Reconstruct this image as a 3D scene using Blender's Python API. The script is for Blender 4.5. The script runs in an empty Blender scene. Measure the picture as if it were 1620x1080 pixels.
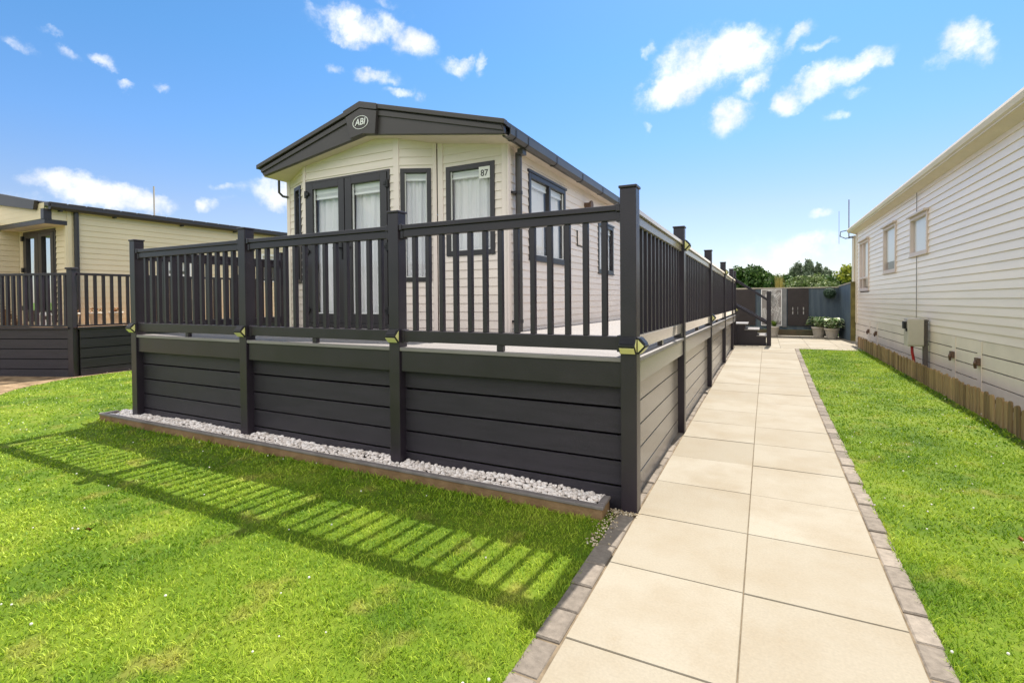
import bpy, bmesh, math, random
import numpy as np
from mathutils import Vector, Matrix
random.seed(7); rng = np.random.default_rng(7)
sc = bpy.context.scene
COL = sc.collection
R_ = math.radians

# ------------------------------------------------------------------ camera
YAW, PITCH, ROLL = 0.469241, 0.0152111, -0.0082723
def cam_axes():
    r = Vector((math.cos(YAW), math.sin(YAW), 0)); f = Vector((-math.sin(YAW), math.cos(YAW), 0)); d = Vector((0, 0, -1))
    f2 = f*math.cos(PITCH) + d*math.sin(PITCH); d2 = d*math.cos(PITCH) - f*math.sin(PITCH)
    r3 = r*math.cos(ROLL) - d2*math.sin(ROLL); d3 = r*math.sin(ROLL) + d2*math.cos(ROLL)
    return r3, -d3, -f2
cam = bpy.data.cameras.new('camera'); camo = bpy.data.objects.new('camera', cam); COL.objects.link(camo)
_r, _u, _b = cam_axes()
camo.matrix_world = Matrix(((_r.x, _u.x, _b.x, 0), (_r.y, _u.y, _b.y, 0), (_r.z, _u.z, _b.z, 1.33), (0, 0, 0, 1)))
cam.sensor_width = 36; cam.lens = 788.94/1620*36
cam.shift_y = -(540-483.2)/1620
cam.clip_start = 0.05; cam.clip_end = 5000
sc.camera = camo

# ------------------------------------------------------------------ light, sky, exposure
SUN_EL, SUN_AZ = R_(58), R_(4.5)
sd = Vector((math.sin(SUN_AZ)*math.cos(SUN_EL), math.cos(SUN_AZ)*math.cos(SUN_EL), math.sin(SUN_EL)))
sun = bpy.data.lights.new('sun', 'SUN'); sun.energy = 3.9; sun.angle = R_(0.53); sun.color = (1.0, 0.945, 0.86)
suno = bpy.data.objects.new('sun', sun); COL.objects.link(suno)
suno.location = (0, 0, 30); suno.rotation_euler = (-sd).to_track_quat('-Z', 'Y').to_euler()
sc.view_settings.view_transform = 'Standard'; sc.view_settings.look = 'None'
sc.view_settings.exposure = 1.22; sc.view_settings.gamma = 1

w = bpy.data.worlds.new('World'); sc.world = w; w.use_nodes = True
nt = w.node_tree; N = nt.nodes; L = nt.links; N.clear()
def wn(t, **k):
    n = N.new(t)
    for a, v in k.items(): setattr(n, a, v)
    return n
def wmath(op, a, b=None, clamp=False):
    n = wn('ShaderNodeMath', operation=op, use_clamp=clamp)
    for i, v in enumerate((a, b)):
        if v is None: continue
        if isinstance(v, (int, float)): n.inputs[i].default_value = v
        else: L.new(v, n.inputs[i])
    return n.outputs[0]
sky = wn('ShaderNodeTexSky', sky_type='NISHITA', sun_disc=False, sun_elevation=SUN_EL, sun_rotation=SUN_AZ,
         altitude=0, air_density=1.0, dust_density=0.4, ozone_density=2.0)
hsv = wn('ShaderNodeHueSaturation'); hsv.inputs['Saturation'].default_value = 1.12; hsv.inputs['Value'].default_value = 1.0
L.new(sky.outputs[0], hsv.inputs['Color'])
tnt = wn('ShaderNodeMixRGB', blend_type='MULTIPLY'); tnt.inputs[0].default_value = 1; L.new(hsv.outputs[0], tnt.inputs[1]); 
tc = wn('ShaderNodeTexCoord')
sx = wn('ShaderNodeSeparateXYZ'); L.new(tc.outputs['Generated'], sx.inputs[0])
sr = wn('ShaderNodeValToRGB'); L.new(sx.outputs['Z'], sr.inputs[0]); se = sr.color_ramp.elements
se[0].position = 0.0; se[0].color = (.52, .52, .61, 1); se[1].position = .42; se[1].color = (.49, .72, .81, 1)
e_ = se.new(.16); e_.color = (.65, .60, .66, 1); e_ = se.new(.28); e_.color = (.55, .68, .80, 1)
L.new(sr.outputs[0], tnt.inputs[2])
nz1 = wn('ShaderNodeTexNoise'); nz1.inputs['Scale'].default_value = 11; nz1.inputs['Detail'].default_value = 9; nz1.inputs['Roughness'].default_value = 0.62
L.new(tc.outputs['Generated'], nz1.inputs['Vector'])
sub = wn('ShaderNodeVectorMath', operation='SUBTRACT'); L.new(nz1.outputs['Color'], sub.inputs[0]); sub.inputs[1].default_value = (.5, .5, .5)
scl = wn('ShaderNodeVectorMath', operation='SCALE'); L.new(sub.outputs[0], scl.inputs[0]); scl.inputs['Scale'].default_value = 0.085
wv = wn('ShaderNodeVectorMath', operation='ADD'); L.new(tc.outputs['Generated'], wv.inputs[0]); L.new(scl.outputs[0], wv.inputs[1])
nz2 = wn('ShaderNodeTexNoise'); nz2.inputs['Scale'].default_value = 17; nz2.inputs['Detail'].default_value = 9; nz2.inputs['Roughness'].default_value = 0.66
L.new(tc.outputs['Generated'], nz2.inputs['Vector'])
# clouds and added fill clouds: azimuth (deg, clockwise from +Y), elevation (deg), half width, half height (deg), tilt (deg), weight
CLOUDS_AND_FILL = [
 (-45.39, 27.64, 3.75, 1.64, 0, 0.9), (-42.1, 27.38, 2.94, 1.54, 0, 0.9), (-40.48, 27.76, 2.34, 1.40, 0, 0.85), (-37.54, 26.44, 3.06, 1.74, -20, 0.95), (-40.04, 29.62, 2.14, 0.61, 0, 0.5), (-44.11, 26.28, 2.60, 0.57, -10, 0.45), (-41.82, 23.52, 2.71, 0.97, 0, 0.75), (-45.77, 23.57, 1.07, 0.66, 0, 0.55), (-39.26, 22.13, 2.13, 0.70, 0, 0.65), (-37.05, 21.48, 0.83, 0.71, 0, 0.5), (-32.48, 24.74, 2.07, 1.07, 0, 0.75), (-29.9, 24.85, 0.66, 1.22, 10, 0.55), (-69.1, 21.23, 0.80, 0.30, 0, 0.5), (-70.77, 19.54, 1.15, 0.66, -30, 0.55), (-68.24, 20.22, 0.92, 0.61, 0, 0.55), (-65.89, 20.46, 1.20, 0.77, -25, 0.7), (-64.27, 19.15, 0.80, 0.39, 0, 0.55), (-61.21, 19.24, 0.98, 0.48, 0, 0.5), (-6.76, 23.26, 4.72, 3.75, 20, 1.05), (-3.04, 23.8, 4.33, 3.20, 0, 1.1), (-9.88, 21.51, 3.43, 2.13, 40, 0.95), (-0.85, 23.03, 2.61, 1.96, 0, 0.95), (-0.79, 20.8, 2.36, 1.31, 30, 0.85), (2.37, 23.83, 2.84, 0.88, 32, 0.75), (4.26, 22.89, 1.89, 0.53, 15, 0.45), (7.47, 20.44, 3.64, 1.33, 22, 0.95), (4.52, 19.92, 3.15, 1.74, 25, 1), (2.26, 18.58, 1.74, 1.74, 30, 0.9), (9.29, 20.67, 1.38, 1.17, 10, 0.85), (7.38, 18.36, 1.57, 0.63, 0, 0.5), (-3.42, 18.02, 2.93, 2.00, 25, 0.9), (-11.39, 25.44, 0.93, 0.65, 0, 0.6), (5.98, 16.4, 1.38, 0.65, 0, 0.5), (-11.77, 17.72, 0.49, 0.65, 0, 0.4), (15.61, 20.68, 1.84, 1.67, 10, 1), (16.65, 19.62, 1.14, 1.07, 25, 0.8), (14.29, 19.57, 1.62, 0.56, 20, 0.7), (-68.5, 10.01, 3.09, 1.36, -5, 0.9), (-66, 9.16, 4.64, 1.84, -5, 1), (-63.16, 8.75, 2.76, 1.62, 0, 0.85), (-70.67, 8.28, 1.97, 0.80, 0, 0.5), (-58.16, 9.21, 1.22, 1.09, 0, 0.65), (-52.44, 10.92, 3.64, 1.79, -5, 0.9), (-56.41, 11.37, 1.54, 0.55, 0, 0.5), (-56.26, 10.11, 1.27, 0.71, 0, 0.5), (5.06, 8.19, 1.44, 0.63, 0, 0.75), (2.93, 4.11, 8.41, 2.42, 5, 0.62), (4.96, 5.47, 3.86, 1.10, 0, 0.62), (-3.56, 3.22, 5.28, 1.03, 0, 0.5), (1.71, 2.65, 7.40, 1.15, 0, 0.55),
 (40, 9, 10, 4, 0, .7), (82, 30, 18, 14, 10, 1.5), (115, 36, 40, 24, 0, 2.2), (165, 42, 50, 30, 0, 2.4), (-145, 40, 46, 28, 0, 2.4), (-116, 50, 28, 17, 0, 2.0), (-75, 70, 26, 14, 0, 1.8), (80, 60, 30, 16, 0, 1.8),  # unseen clouds added behind and overhead to brighten the shade
]
acc = None
for az, el, rx, ry, tl, wt in CLOUDS_AND_FILL:
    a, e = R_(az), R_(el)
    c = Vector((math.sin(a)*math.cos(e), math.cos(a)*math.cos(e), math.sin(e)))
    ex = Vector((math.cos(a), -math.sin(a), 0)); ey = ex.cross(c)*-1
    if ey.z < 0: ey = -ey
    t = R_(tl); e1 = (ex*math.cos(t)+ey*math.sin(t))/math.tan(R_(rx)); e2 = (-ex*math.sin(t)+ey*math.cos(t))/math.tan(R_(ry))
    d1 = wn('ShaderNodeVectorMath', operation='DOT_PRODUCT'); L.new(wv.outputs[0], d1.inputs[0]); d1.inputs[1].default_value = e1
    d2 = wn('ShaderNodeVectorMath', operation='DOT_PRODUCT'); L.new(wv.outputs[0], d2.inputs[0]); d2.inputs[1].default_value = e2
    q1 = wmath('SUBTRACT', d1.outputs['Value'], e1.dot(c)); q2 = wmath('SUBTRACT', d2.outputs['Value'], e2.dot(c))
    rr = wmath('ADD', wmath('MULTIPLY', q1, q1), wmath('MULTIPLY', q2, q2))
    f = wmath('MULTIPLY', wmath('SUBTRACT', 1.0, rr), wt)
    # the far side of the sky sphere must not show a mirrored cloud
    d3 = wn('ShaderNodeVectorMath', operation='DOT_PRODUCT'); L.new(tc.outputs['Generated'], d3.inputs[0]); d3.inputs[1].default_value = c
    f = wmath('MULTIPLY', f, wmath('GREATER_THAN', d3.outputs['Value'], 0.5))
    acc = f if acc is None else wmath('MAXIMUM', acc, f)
acc = wmath('MAXIMUM', acc, 0.0)
det = wmath('MULTIPLY', wmath('SUBTRACT', nz2.outputs['Fac'], 0.5), 2.3)
fld = wmath('ADD', acc, wmath('MULTIPLY', det, wmath('MINIMUM', wmath('MULTIPLY', acc, 3.0), 1.0)))
mr = wn('ShaderNodeMapRange', interpolation_type='SMOOTHERSTEP'); L.new(fld, mr.inputs['Value'])
mr.inputs['From Min'].default_value = -0.06; mr.inputs['From Max'].default_value = 1.42
mix = wn('ShaderNodeMixRGB'); L.new(mr.outputs[0], mix.inputs[0]); L.new(tnt.outputs[0], mix.inputs[1]); 
cr_ = wn('ShaderNodeMapRange'); L.new(acc, cr_.inputs['Value']); cr_.inputs['From Min'].default_value = 1.12; cr_.inputs['From Max'].default_value = 1.45; cr_.inputs['To Min'].default_value = 5.6; cr_.inputs['To Max'].default_value = 7.6  # the added unseen clouds shine brighter than the visible ones
nz3 = wn('ShaderNodeTexNoise'); nz3.inputs['Scale'].default_value = 14; nz3.inputs['Detail'].default_value = 4; L.new(wv.outputs[0], nz3.inputs['Vector'])
sh_ = wn('ShaderNodeMapRange'); L.new(nz3.outputs['Fac'], sh_.inputs['Value']); sh_.inputs['From Min'].default_value = .35; sh_.inputs['From Max'].default_value = .65; sh_.inputs['To Min'].default_value = .86; sh_.inputs['To Max'].default_value = 1.03
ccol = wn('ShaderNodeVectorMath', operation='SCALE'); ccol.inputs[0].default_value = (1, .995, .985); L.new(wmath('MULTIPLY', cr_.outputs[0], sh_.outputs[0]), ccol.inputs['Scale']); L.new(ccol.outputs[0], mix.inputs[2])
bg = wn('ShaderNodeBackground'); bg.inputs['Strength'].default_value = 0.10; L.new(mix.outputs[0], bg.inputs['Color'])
wo = wn('ShaderNodeOutputWorld'); L.new(bg.outputs[0], wo.inputs['Surface'])

# ------------------------------------------------------------------ helpers
WL = {}
def tag(o, label=None, cat=None, group=None, kind=None):
    if label: o['label'] = label
    if cat: o['category'] = cat
    if group: o['group'] = group
    if kind: o['kind'] = kind
    return o
def thing(name, loc, label, cat, group=None):
    o = bpy.data.objects.new(name, None); COL.objects.link(o); o.location = loc; o.empty_display_size = .1
    WL[o.name] = Vector(loc); return tag(o, label, cat, group)
class MB:
    def __init__(s): s.v = []; s.f = []; s.a = []
    def add(s, vs, fs, tint=None):
        b = len(s.v); s.v += [tuple(p) for p in vs]; s.f += [tuple(i+b for i in f) for f in fs]
        if tint is not None: s.a += [tint]*len(vs)
        return s
    def box(s, x0, x1, y0, y1, z0, z1, tint=None):
        return s.add([(x, y, z) for x in (x0, x1) for y in (y0, y1) for z in (z0, z1)],
              [(0, 1, 3, 2), (4, 6, 7, 5), (0, 4, 5, 1), (2, 3, 7, 6), (0, 2, 6, 4), (1, 5, 7, 3)], tint)
    def hexa(s, p, tint=None):  # 8 points ordered like box
        return s.add(p, [(0, 1, 3, 2), (4, 6, 7, 5), (0, 4, 5, 1), (2, 3, 7, 6), (0, 2, 6, 4), (1, 5, 7, 3)], tint)
    def ysbox(s, x0, x1, y0, y1, z0, z1, fn):  # box whose heights are sheared along y by fn(y)
        return s.hexa([(x, y, z+fn(y)) for x in (x0, x1) for y in (y0, y1) for z in (z0, z1)])
    def fbox(s, F, u0, u1, n0, n1, z0, z1, tint=None):  # box in a wall frame (origin, along, outward)
        o, u, n = F
        return s.hexa([o+u*a+n*b+Vector((0, 0, c)) for a in (u0, u1) for b in (n0, n1) for c in (z0, z1)], tint)
    def poly(s, pts, ex):  # extruded polygon
        n = len(pts); ex = Vector(ex); P = [Vector(p) for p in pts]
        return s.add(P+[p+ex for p in P], [tuple(range(n-1, -1, -1)), tuple(range(n, 2*n))]+[(i, (i+1) % n, (i+1) % n+n, i+n) for i in range(n)])
    def tube(s, pts, r, k=10, cap=True):
        P = [Vector(p) for p in pts]; rings = []
        rs = r if isinstance(r, (list, tuple)) else [r]*len(P)
        vs = []
        for i, p in enumerate(P):
            t = (P[min(i+1, len(P)-1)]-P[max(i-1, 0)]).normalized()
            a = t.orthogonal().normalized() if i == 0 else (a - t*a.dot(t)).normalized()
            b = t.cross(a)
            vs += [p+(a*math.cos(2*math.pi*j/k)+b*math.sin(2*math.pi*j/k))*rs[i] for j in range(k)]
        fs = [(i*k+j, i*k+(j+1) % k, (i+1)*k+(j+1) % k, (i+1)*k+j) for i in range(len(P)-1) for j in range(k)]
        if cap: fs += [tuple(range(k-1, -1, -1)), tuple((len(P)-1)*k+j for j in range(k))]
        return s.add(vs, fs)
    def lathe(s, c, prof, k=24):  # prof: (r,z)
        vs = [(c[0]+r*math.cos(2*math.pi*j/k), c[1]+r*math.sin(2*math.pi*j/k), c[2]+z) for r, z in prof for j in range(k)]
        return s.add(vs, [(i*k+j, i*k+(j+1) % k, (i+1)*k+(j+1) % k, (i+1)*k+j) for i in range(len(prof)-1) for j in range(k)])
    def build(s, name, m, parent=None, bevel=0, smooth=False, at=None, auto=None):
        me = bpy.data.meshes.new(name)
        off = Vector((0, 0, 0))
        q = parent
        while q is not None:
            off += WL.get(q.name, Vector((0, 0, 0))); q = q.parent
        if at is not None: off = off + Vector(at)   # the mesh keeps its own origin at 'at'
        V = [(p[0]-off.x, p[1]-off.y, p[2]-off.z) for p in s.v]
        me.from_pydata(V, [], s.f); me.update()
        if s.a and len(s.a) == len(s.v):
            at_ = me.attributes.new('tint', 'FLOAT', 'POINT'); at_.data.foreach_set('value', np.array(s.a, dtype=np.float32))
        o = bpy.data.objects.new(name, me); COL.objects.link(o); me.materials.append(m)
        if at is not None: o.location = Vector(at)
        if at is not None and parent is None: WL[o.name] = Vector(at)
        if parent is not None: o.parent = parent
        if smooth: me.polygons.foreach_set('use_smooth', [True]*len(me.polygons))
        bm = bmesh.new(); bm.from_mesh(me); bmesh.ops.recalc_face_normals(bm, faces=bm.faces); bm.to_mesh(me); bm.free()
        if bevel:
            b = o.modifiers.new('edge', 'BEVEL'); b.width = bevel; b.segments = 2; b.limit_method = 'ANGLE'; b.angle_limit = R_(40)
        return o
def put(o, parent, loc, name=None):   # a linked copy of a built part
    c = o.copy(); COL.objects.link(c); c.parent = parent; c.location = loc
    return c
def copy_tree(o, parent=None):
    c = o.copy(); COL.objects.link(c); c.parent = parent
    if o.name in WL: WL[c.name] = WL[o.name].copy()
    for ch in [x for x in list(o.children)]: copy_tree(ch, c)
    return c
def np_mesh(name, V, F, m, parent=None, tint=None, smooth=False):
    me = bpy.data.meshes.new(name); k = F.shape[1]
    me.vertices.add(len(V)); me.vertices.foreach_set('co', V.astype(np.float32).ravel())
    me.loops.add(F.size); me.loops.foreach_set('vertex_index', F.astype(np.int32).ravel())
    me.polygons.add(len(F)); me.polygons.foreach_set('loop_start', np.arange(0, F.size, k, dtype=np.int32)); me.polygons.foreach_set('loop_total', np.full(len(F), k, dtype=np.int32))
    if smooth: me.polygons.foreach_set('use_smooth', np.ones(len(F), dtype=bool))
    me.update(calc_edges=True)
    if tint is not None:
        a = me.attributes.new('tint', 'FLOAT', 'POINT'); a.data.foreach_set('value', tint.astype(np.float32))
    o = bpy.data.objects.new(name, me); COL.objects.link(o); me.materials.append(m)
    if parent is not None: o.parent = parent
    return o

# ------------------------------------------------------------------ materials
def mat(name, col, rough=.5, spec=.5, metal=0, var=0.0, vscale=6, bump=0, bscale=80, stretch=(1, 1, 1), col2=None, coat=0, trans=0, tint=None, roughvar=0):
    m = bpy.data.materials.new(name); m.use_nodes = True
    n = m.node_tree.nodes; l = m.node_tree.links; b = n['Principled BSDF']
    b.inputs['Roughness'].default_value = rough; b.inputs['Metallic'].default_value = metal
    b.inputs['Specular IOR Level'].default_value = spec; b.inputs['Coat Weight'].default_value = coat
    b.inputs['Base Color'].default_value = (*col, 1)
    t = n.new('ShaderNodeTexCoord'); mp = n.new('ShaderNodeMapping'); mp.inputs['Scale'].default_value = stretch
    l.new(t.outputs['Object'], mp.inputs['Vector'])
    last = None
    if tint is not None:
        at = n.new('ShaderNodeAttribute'); at.attribute_name = 'tint'
        cr = n.new('ShaderNodeValToRGB'); cr.color_ramp.elements.remove(cr.color_ramp.elements[1])
        for i, (p, c) in enumerate(tint):
            e = cr.color_ramp.elements[0] if i == 0 else cr.color_ramp.elements.new(p)
            e.position = p; e.color = (*c, 1)
        l.new(at.outputs['Fac'], cr.inputs[0]); last = cr.outputs[0]
    if var or col2:
        nz = n.new('ShaderNodeTexNoise'); nz.inputs['Scale'].default_value = vscale; nz.inputs['Detail'].default_value = 5; nz.inputs['Roughness'].default_value = .6
        l.new(mp.outputs[0], nz.inputs['Vector'])
        mr = n.new('ShaderNodeMapRange'); mr.inputs['From Min'].default_value = .3; mr.inputs['From Max'].default_value = .7; l.new(nz.outputs['Fac'], mr.inputs['Value'])
        mx = n.new('ShaderNodeMixRGB'); l.new(mr.outputs[0], mx.inputs[0])
        c2 = col2 if col2 else tuple(min(1, c*(1+var)) for c in col); c1 = col if col2 else tuple(c*(1-var) for c in col)
        if last is not None:
            mx.blend_type = 'MULTIPLY'; mx.inputs[0].default_value = 1; l.new(last, mx.inputs[1])
            m2 = n.new('ShaderNodeMapRange'); m2.inputs['To Min'].default_value = 1-var; m2.inputs['To Max'].default_value = 1+var; l.new(mr.outputs[0], m2.inputs['Value'])
            l.remove(mx.inputs[0].links[0]); l.new(m2.outputs[0], mx.inputs[2])
        else:
            mx.inputs[1].default_value = (*c1, 1); mx.inputs[2].default_value = (*c2, 1)
        last = mx.outputs[0]
        if roughvar:
            m3 = n.new('ShaderNodeMapRange'); m3.inputs['To Min'].default_value = rough-roughvar; m3.inputs['To Max'].default_value = rough+roughvar
            l.new(nz.outputs['Fac'], m3.inputs['Value']); l.new(m3.outputs[0], b.inputs['Roughness'])
    if last is not None: l.new(last, b.inputs['Base Color'])
    if bump:
        nb = n.new('ShaderNodeTexNoise'); nb.inputs['Scale'].default_value = bscale; nb.inputs['Detail'].default_value = 4; l.new(mp.outputs[0], nb.inputs['Vector'])
        bp = n.new('ShaderNodeBump'); bp.inputs['Strength'].default_value = bump; bp.inputs['Distance'].default_value = .01; l.new(nb.outputs['Fac'], bp.inputs['Height']); l.new(bp.outputs[0], b.inputs['Normal'])
    if trans:
        out = n['Material Output']; tr = n.new('ShaderNodeBsdfTranslucent'); ms = n.new('ShaderNodeMixShader'); ms.inputs[0].default_value = trans
        if last is not None: l.new(last, tr.inputs['Color'])
        else: tr.inputs['Color'].default_value = (*col, 1)
        l.new(b.outputs[0], ms.inputs[1]); l.new(tr.outputs[0], ms.inputs[2]); l.new(ms.outputs[0], out.inputs['Surface'])
    return m
def glass_mat(name, tintc=(.98, .99, .99), refl=.07):
    m = bpy.data.materials.new(name); m.use_nodes = True; n = m.node_tree.nodes; l = m.node_tree.links; n.remove(n['Principled BSDF'])
    tr = n.new('ShaderNodeBsdfTransparent'); tr.inputs[0].default_value = (*tintc, 1)
    g = n.new('ShaderNodeBsdfGlossy'); g.inputs['Roughness'].default_value = .01
    lw = n.new('ShaderNodeLayerWeight'); lw.inputs[0].default_value = .5
    pw = n.new('ShaderNodeMath'); pw.operation = 'POWER'; l.new(lw.outputs['Facing'], pw.inputs[0]); pw.inputs[1].default_value = 5
    mr = n.new('ShaderNodeMapRange'); mr.inputs['To Min'].default_value = refl; mr.inputs['To Max'].default_value = .55; l.new(pw.outputs[0], mr.inputs['Value'])
    ms = n.new('ShaderNodeMixShader'); l.new(mr.outputs[0], ms.inputs[0]); l.new(tr.outputs[0], ms.inputs[1]); l.new(g.outputs[0], ms.inputs[2]); l.new(ms.outputs[0], n['Material Output'].inputs['Surface'])
    return m
M = {}
M['composite'] = mat('anthracite composite', (.0278, .0208, .0292), .34, .5, var=.18, vscale=3, bump=.12, bscale=120, roughvar=.08)
M['composite_b'] = mat('anthracite board', (.0266, .0212, .0294), .36, .45, var=.28, vscale=2.5, bump=.5, bscale=60, stretch=(1, 1, 9), roughvar=.1)
M['side_board_sheen'] = mat('anthracite side board painted sheen', (.037, .030, .0275), .19, 1.0, var=.2, vscale=2, bump=.04, bscale=60, stretch=(1, .6, 9), roughvar=.05)
_p = M['side_board_sheen'].node_tree.nodes['Principled BSDF']; _p.inputs['Sheen Weight'].default_value = .5; _p.inputs['Sheen Roughness'].default_value = .35; _p.inputs['Sheen Tint'].default_value = (1, .88, .74, 1)   # beige sheen painted in for the glancing light on the path side
M['deckfloor'] = mat('deck floor board', (.23, .21, .20), .6, .4, var=.16, vscale=3, bump=.3, bscale=50, stretch=(.6, 8, 1))
M['upvc_dark'] = mat('anthracite upvc', (.034, .0300, .0325), .38, .5, var=.06, vscale=4)
M['roofgrey'] = mat('anthracite fascia', (.050, .042, .040), .42, .5, var=.08, vscale=3, bump=.05, bscale=90)
M['gutter'] = mat('grey gutter', (.062, .056, .052), .38, .5, var=.1, vscale=4)
M['clad'] = mat('cream cladding', (.86, .757, .68), .48, .4, var=.05, vscale=1.6, bump=.06, bscale=40, stretch=(1, 1, 6))
M['cladtrim'] = mat('cream corner trim', (.86, .745, .68), .42, .4, var=.03, vscale=3)
M['soffit'] = mat('cream soffit', (.78, .67, .56), .5, .4, var=.05)
M['clad_left'] = mat('pale yellow cladding', (.74, .63, .43), .5, .4, var=.04, vscale=1.5, bump=.06, bscale=40)
M['clad_right'] = mat('stone grey cladding', (.89, .775, .65), .36, .4, var=.07, vscale=1.2, bump=.10, bscale=7, stretch=(1, .35, 3), roughvar=.06)
M['skirt_right'] = mat('stone grey skirting', (.84, .73, .62), .4, .5, var=.08, vscale=2)
M['trim_right'] = mat('stone eaves trim', (.72, .61, .46), .45, .4, var=.06, vscale=2)
M['white'] = mat('white plastic', (.80, .79, .76), .45, .4, var=.02)
M['pinkframe'] = mat('pale window frame', (.66, .55, .48), .45, .4, var=.04)
M['voile'] = mat('white voile', (.97, .94, .95), .9, .1, trans=.12)
M['blind'] = mat('white blind', (.88, .88, .87), .6, .2)
M['darkroom'] = mat('pale interior', (.62, .60, .57), .9, .1)
M['glass'] = glass_mat('window glass')
M['glassr'] = glass_mat('window glass reflective', (.93, .94, .94), .12)
M['slab'] = None
M['wood'] = mat('weathered picket', (.27, .165, .075), .85, .2, var=.35, vscale=5, bump=.5, bscale=50, stretch=(3, 3, .5), col2=(.43, .30, .16))
_n = M['wood'].node_tree.nodes; _l = M['wood'].node_tree.links; _pb = _n['Principled BSDF']; _src = _pb.inputs['Base Color'].links[0].from_socket
_oi = _n.new('ShaderNodeObjectInfo'); _mr = _n.new('ShaderNodeMapRange'); _mr.inputs['To Min'].default_value = .55; _mr.inputs['To Max'].default_value = 1.35; _l.new(_oi.outputs['Random'], _mr.inputs['Value'])
_mu = _n.new('ShaderNodeMixRGB'); _mu.blend_type = 'MULTIPLY'; _mu.inputs[0].default_value = 1; _l.new(_src, _mu.inputs[1]); _l.new(_mr.outputs[0], _mu.inputs[2]); _l.new(_mu.outputs[0], _pb.inputs['Base Color'])
M['woodtop'] = mat('edging timber', (.19, .11, .055), .8, .2, var=.4, vscale=8, bump=.5, bscale=60, col2=(.30, .19, .10))
M['edging'] = mat('grey edging board', (.20, .175, .165), .55, .35, var=.25, vscale=8, bump=.3, bscale=70)
M['pebble'] = mat('white pebble', (.72, .68, .65), .7, .3, tint=[(0, (.56, .49, .43)), (.4, (.80, .72, .66)), (1, (.90, .84, .79))], var=.12, vscale=40)
M['chip'] = mat('buff stone chip', (.6, .5, .36), .8, .2, tint=[(0, (.30, .22, .13)), (.5, (.50, .40, .26)), (1, (.70, .62, .48))])
M['kerb'] = mat('grey block kerb', (.26, .225, .19), .9, .15, tint=[(0, (.16, .136, .112)), (.5, (.205, .174, .143)), (1, (.25, .213, .175))], var=.22, vscale=30, bump=.25, bscale=160)
M['led'] = mat('yellow led panel', (.74, .70, .30), .3, .5)
M['black'] = mat('black plastic', (.012, .012, .013), .45, .4)
M['solar'] = mat('solar cell', (.008, .008, .012), .45, .3)
M['silver'] = mat('white lettering', (.85, .85, .84), .35, .5)
M['sign'] = mat('white number plate', (.82, .81, .77), .4, .4)
M['fence'] = mat('blue black fence stain', (.055, .080, .112), .6, .35, var=.4, vscale=3, bump=.4, bscale=40, stretch=(4, 4, .4), col2=(.11, .145, .175))
M['fencedark'] = mat('dark brown screen', (.036, .029, .029), .55, .35, var=.2, vscale=4, bump=.3)
M['screen'] = mat('pale metal screen', (.80, .78, .76), .5, .4, var=.08)
M['capwood'] = mat('fence capping', (.42, .38, .30), .7, .2, var=.2, vscale=6)
M['moss'] = mat('mossy post', (.16, .14, .05), .85, .2, var=.4, vscale=6)
M['pot'] = mat('stone pot', (.58, .53, .46), .75, .25, var=.12, vscale=20, bump=.3)
M['bluepot'] = mat('blue grey pot', (.10, .12, .15), .5, .4, var=.12)
M['soil'] = mat('soil', (.05, .035, .022), .95, .1, var=.4, vscale=20, bump=.8)
M['hosta'] = mat('variegated leaf', (.2, .3, .1), .5, .3, tint=[(0, (.07, .17, .035)), (.5, (.16, .30, .07)), (.7, (.66, .70, .44)), (1, (.82, .82, .62))], trans=.25)
M['fern'] = mat('lime leaf', (.2, .3, .05), .5, .3, tint=[(0, (.08, .16, .02)), (1, (.30, .40, .06))], trans=.3)
M['leaf_oak'] = mat('oak leaf', (.05, .1, .02), .6, .25, tint=[(0, (.022, .055, .010)), (.6, (.055, .115, .022)), (1, (.12, .18, .045))], trans=.2)
M['leaf_pop'] = mat('poplar leaf', (.05, .1, .02), .6, .25, tint=[(0, (.11, .145, .09)), (1, (.24, .28, .18))], trans=.3)
M['leaf_lime'] = mat('lime shrub leaf', (.2, .25, .03), .6, .25, tint=[(0, (.09, .13, .012)), (1, (.34, .36, .04))], trans=.3)
M['leaf_hedge'] = mat('hedge leaf', (.08, .13, .03), .6, .25, tint=[(0, (.06, .10, .025)), (.6, (.15, .20, .06)), (1, (.26, .30, .12))], trans=.2)
M['bark'] = mat('bark', (.10, .075, .05), .9, .1, var=.3, bump=.6)
M['straw'] = mat('straw grass', (.42, .33, .10), .7, .2, tint=[(0, (.22, .2, .05)), (1, (.55, .42, .14))], trans=.2)
M['ball'] = mat('topiary ball', (.03, .06, .03), .7, .25, tint=[(0, (.012, .03, .018)), (1, (.09, .15, .09))])
M['redcable'] = mat('red cable', (.35, .01, .015), .4, .5)
M['meter'] = mat('grey meter box', (.52, .47, .40), .5, .4, var=.05)
M['postgrey'] = mat('grey post', (.13, .11, .10), .6, .3, var=.1)
M['rust'] = mat('rusty lock', (.16, .10, .07), .6, .4, metal=.4, var=.3, vscale=40)
M['tealbucket'] = mat('plain teal', (.05, .3, .33), .5, .4)
M['sunwood'] = mat('tan timber', (.36, .21, .10), .7, .3, var=.2, vscale=8)
M['deadleaf'] = mat('dead leaf', (.22, .09, .03), .8, .2, var=.3, vscale=60)
M['clover'] = mat('clover flower', (.8, .77, .72), .8, .2, trans=.2)
M['redplant'] = mat('red bloom', (.35, .12, .06), .7, .2, tint=[(0, (.12, .12, .03)), (1, (.5, .16, .08))])

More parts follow.
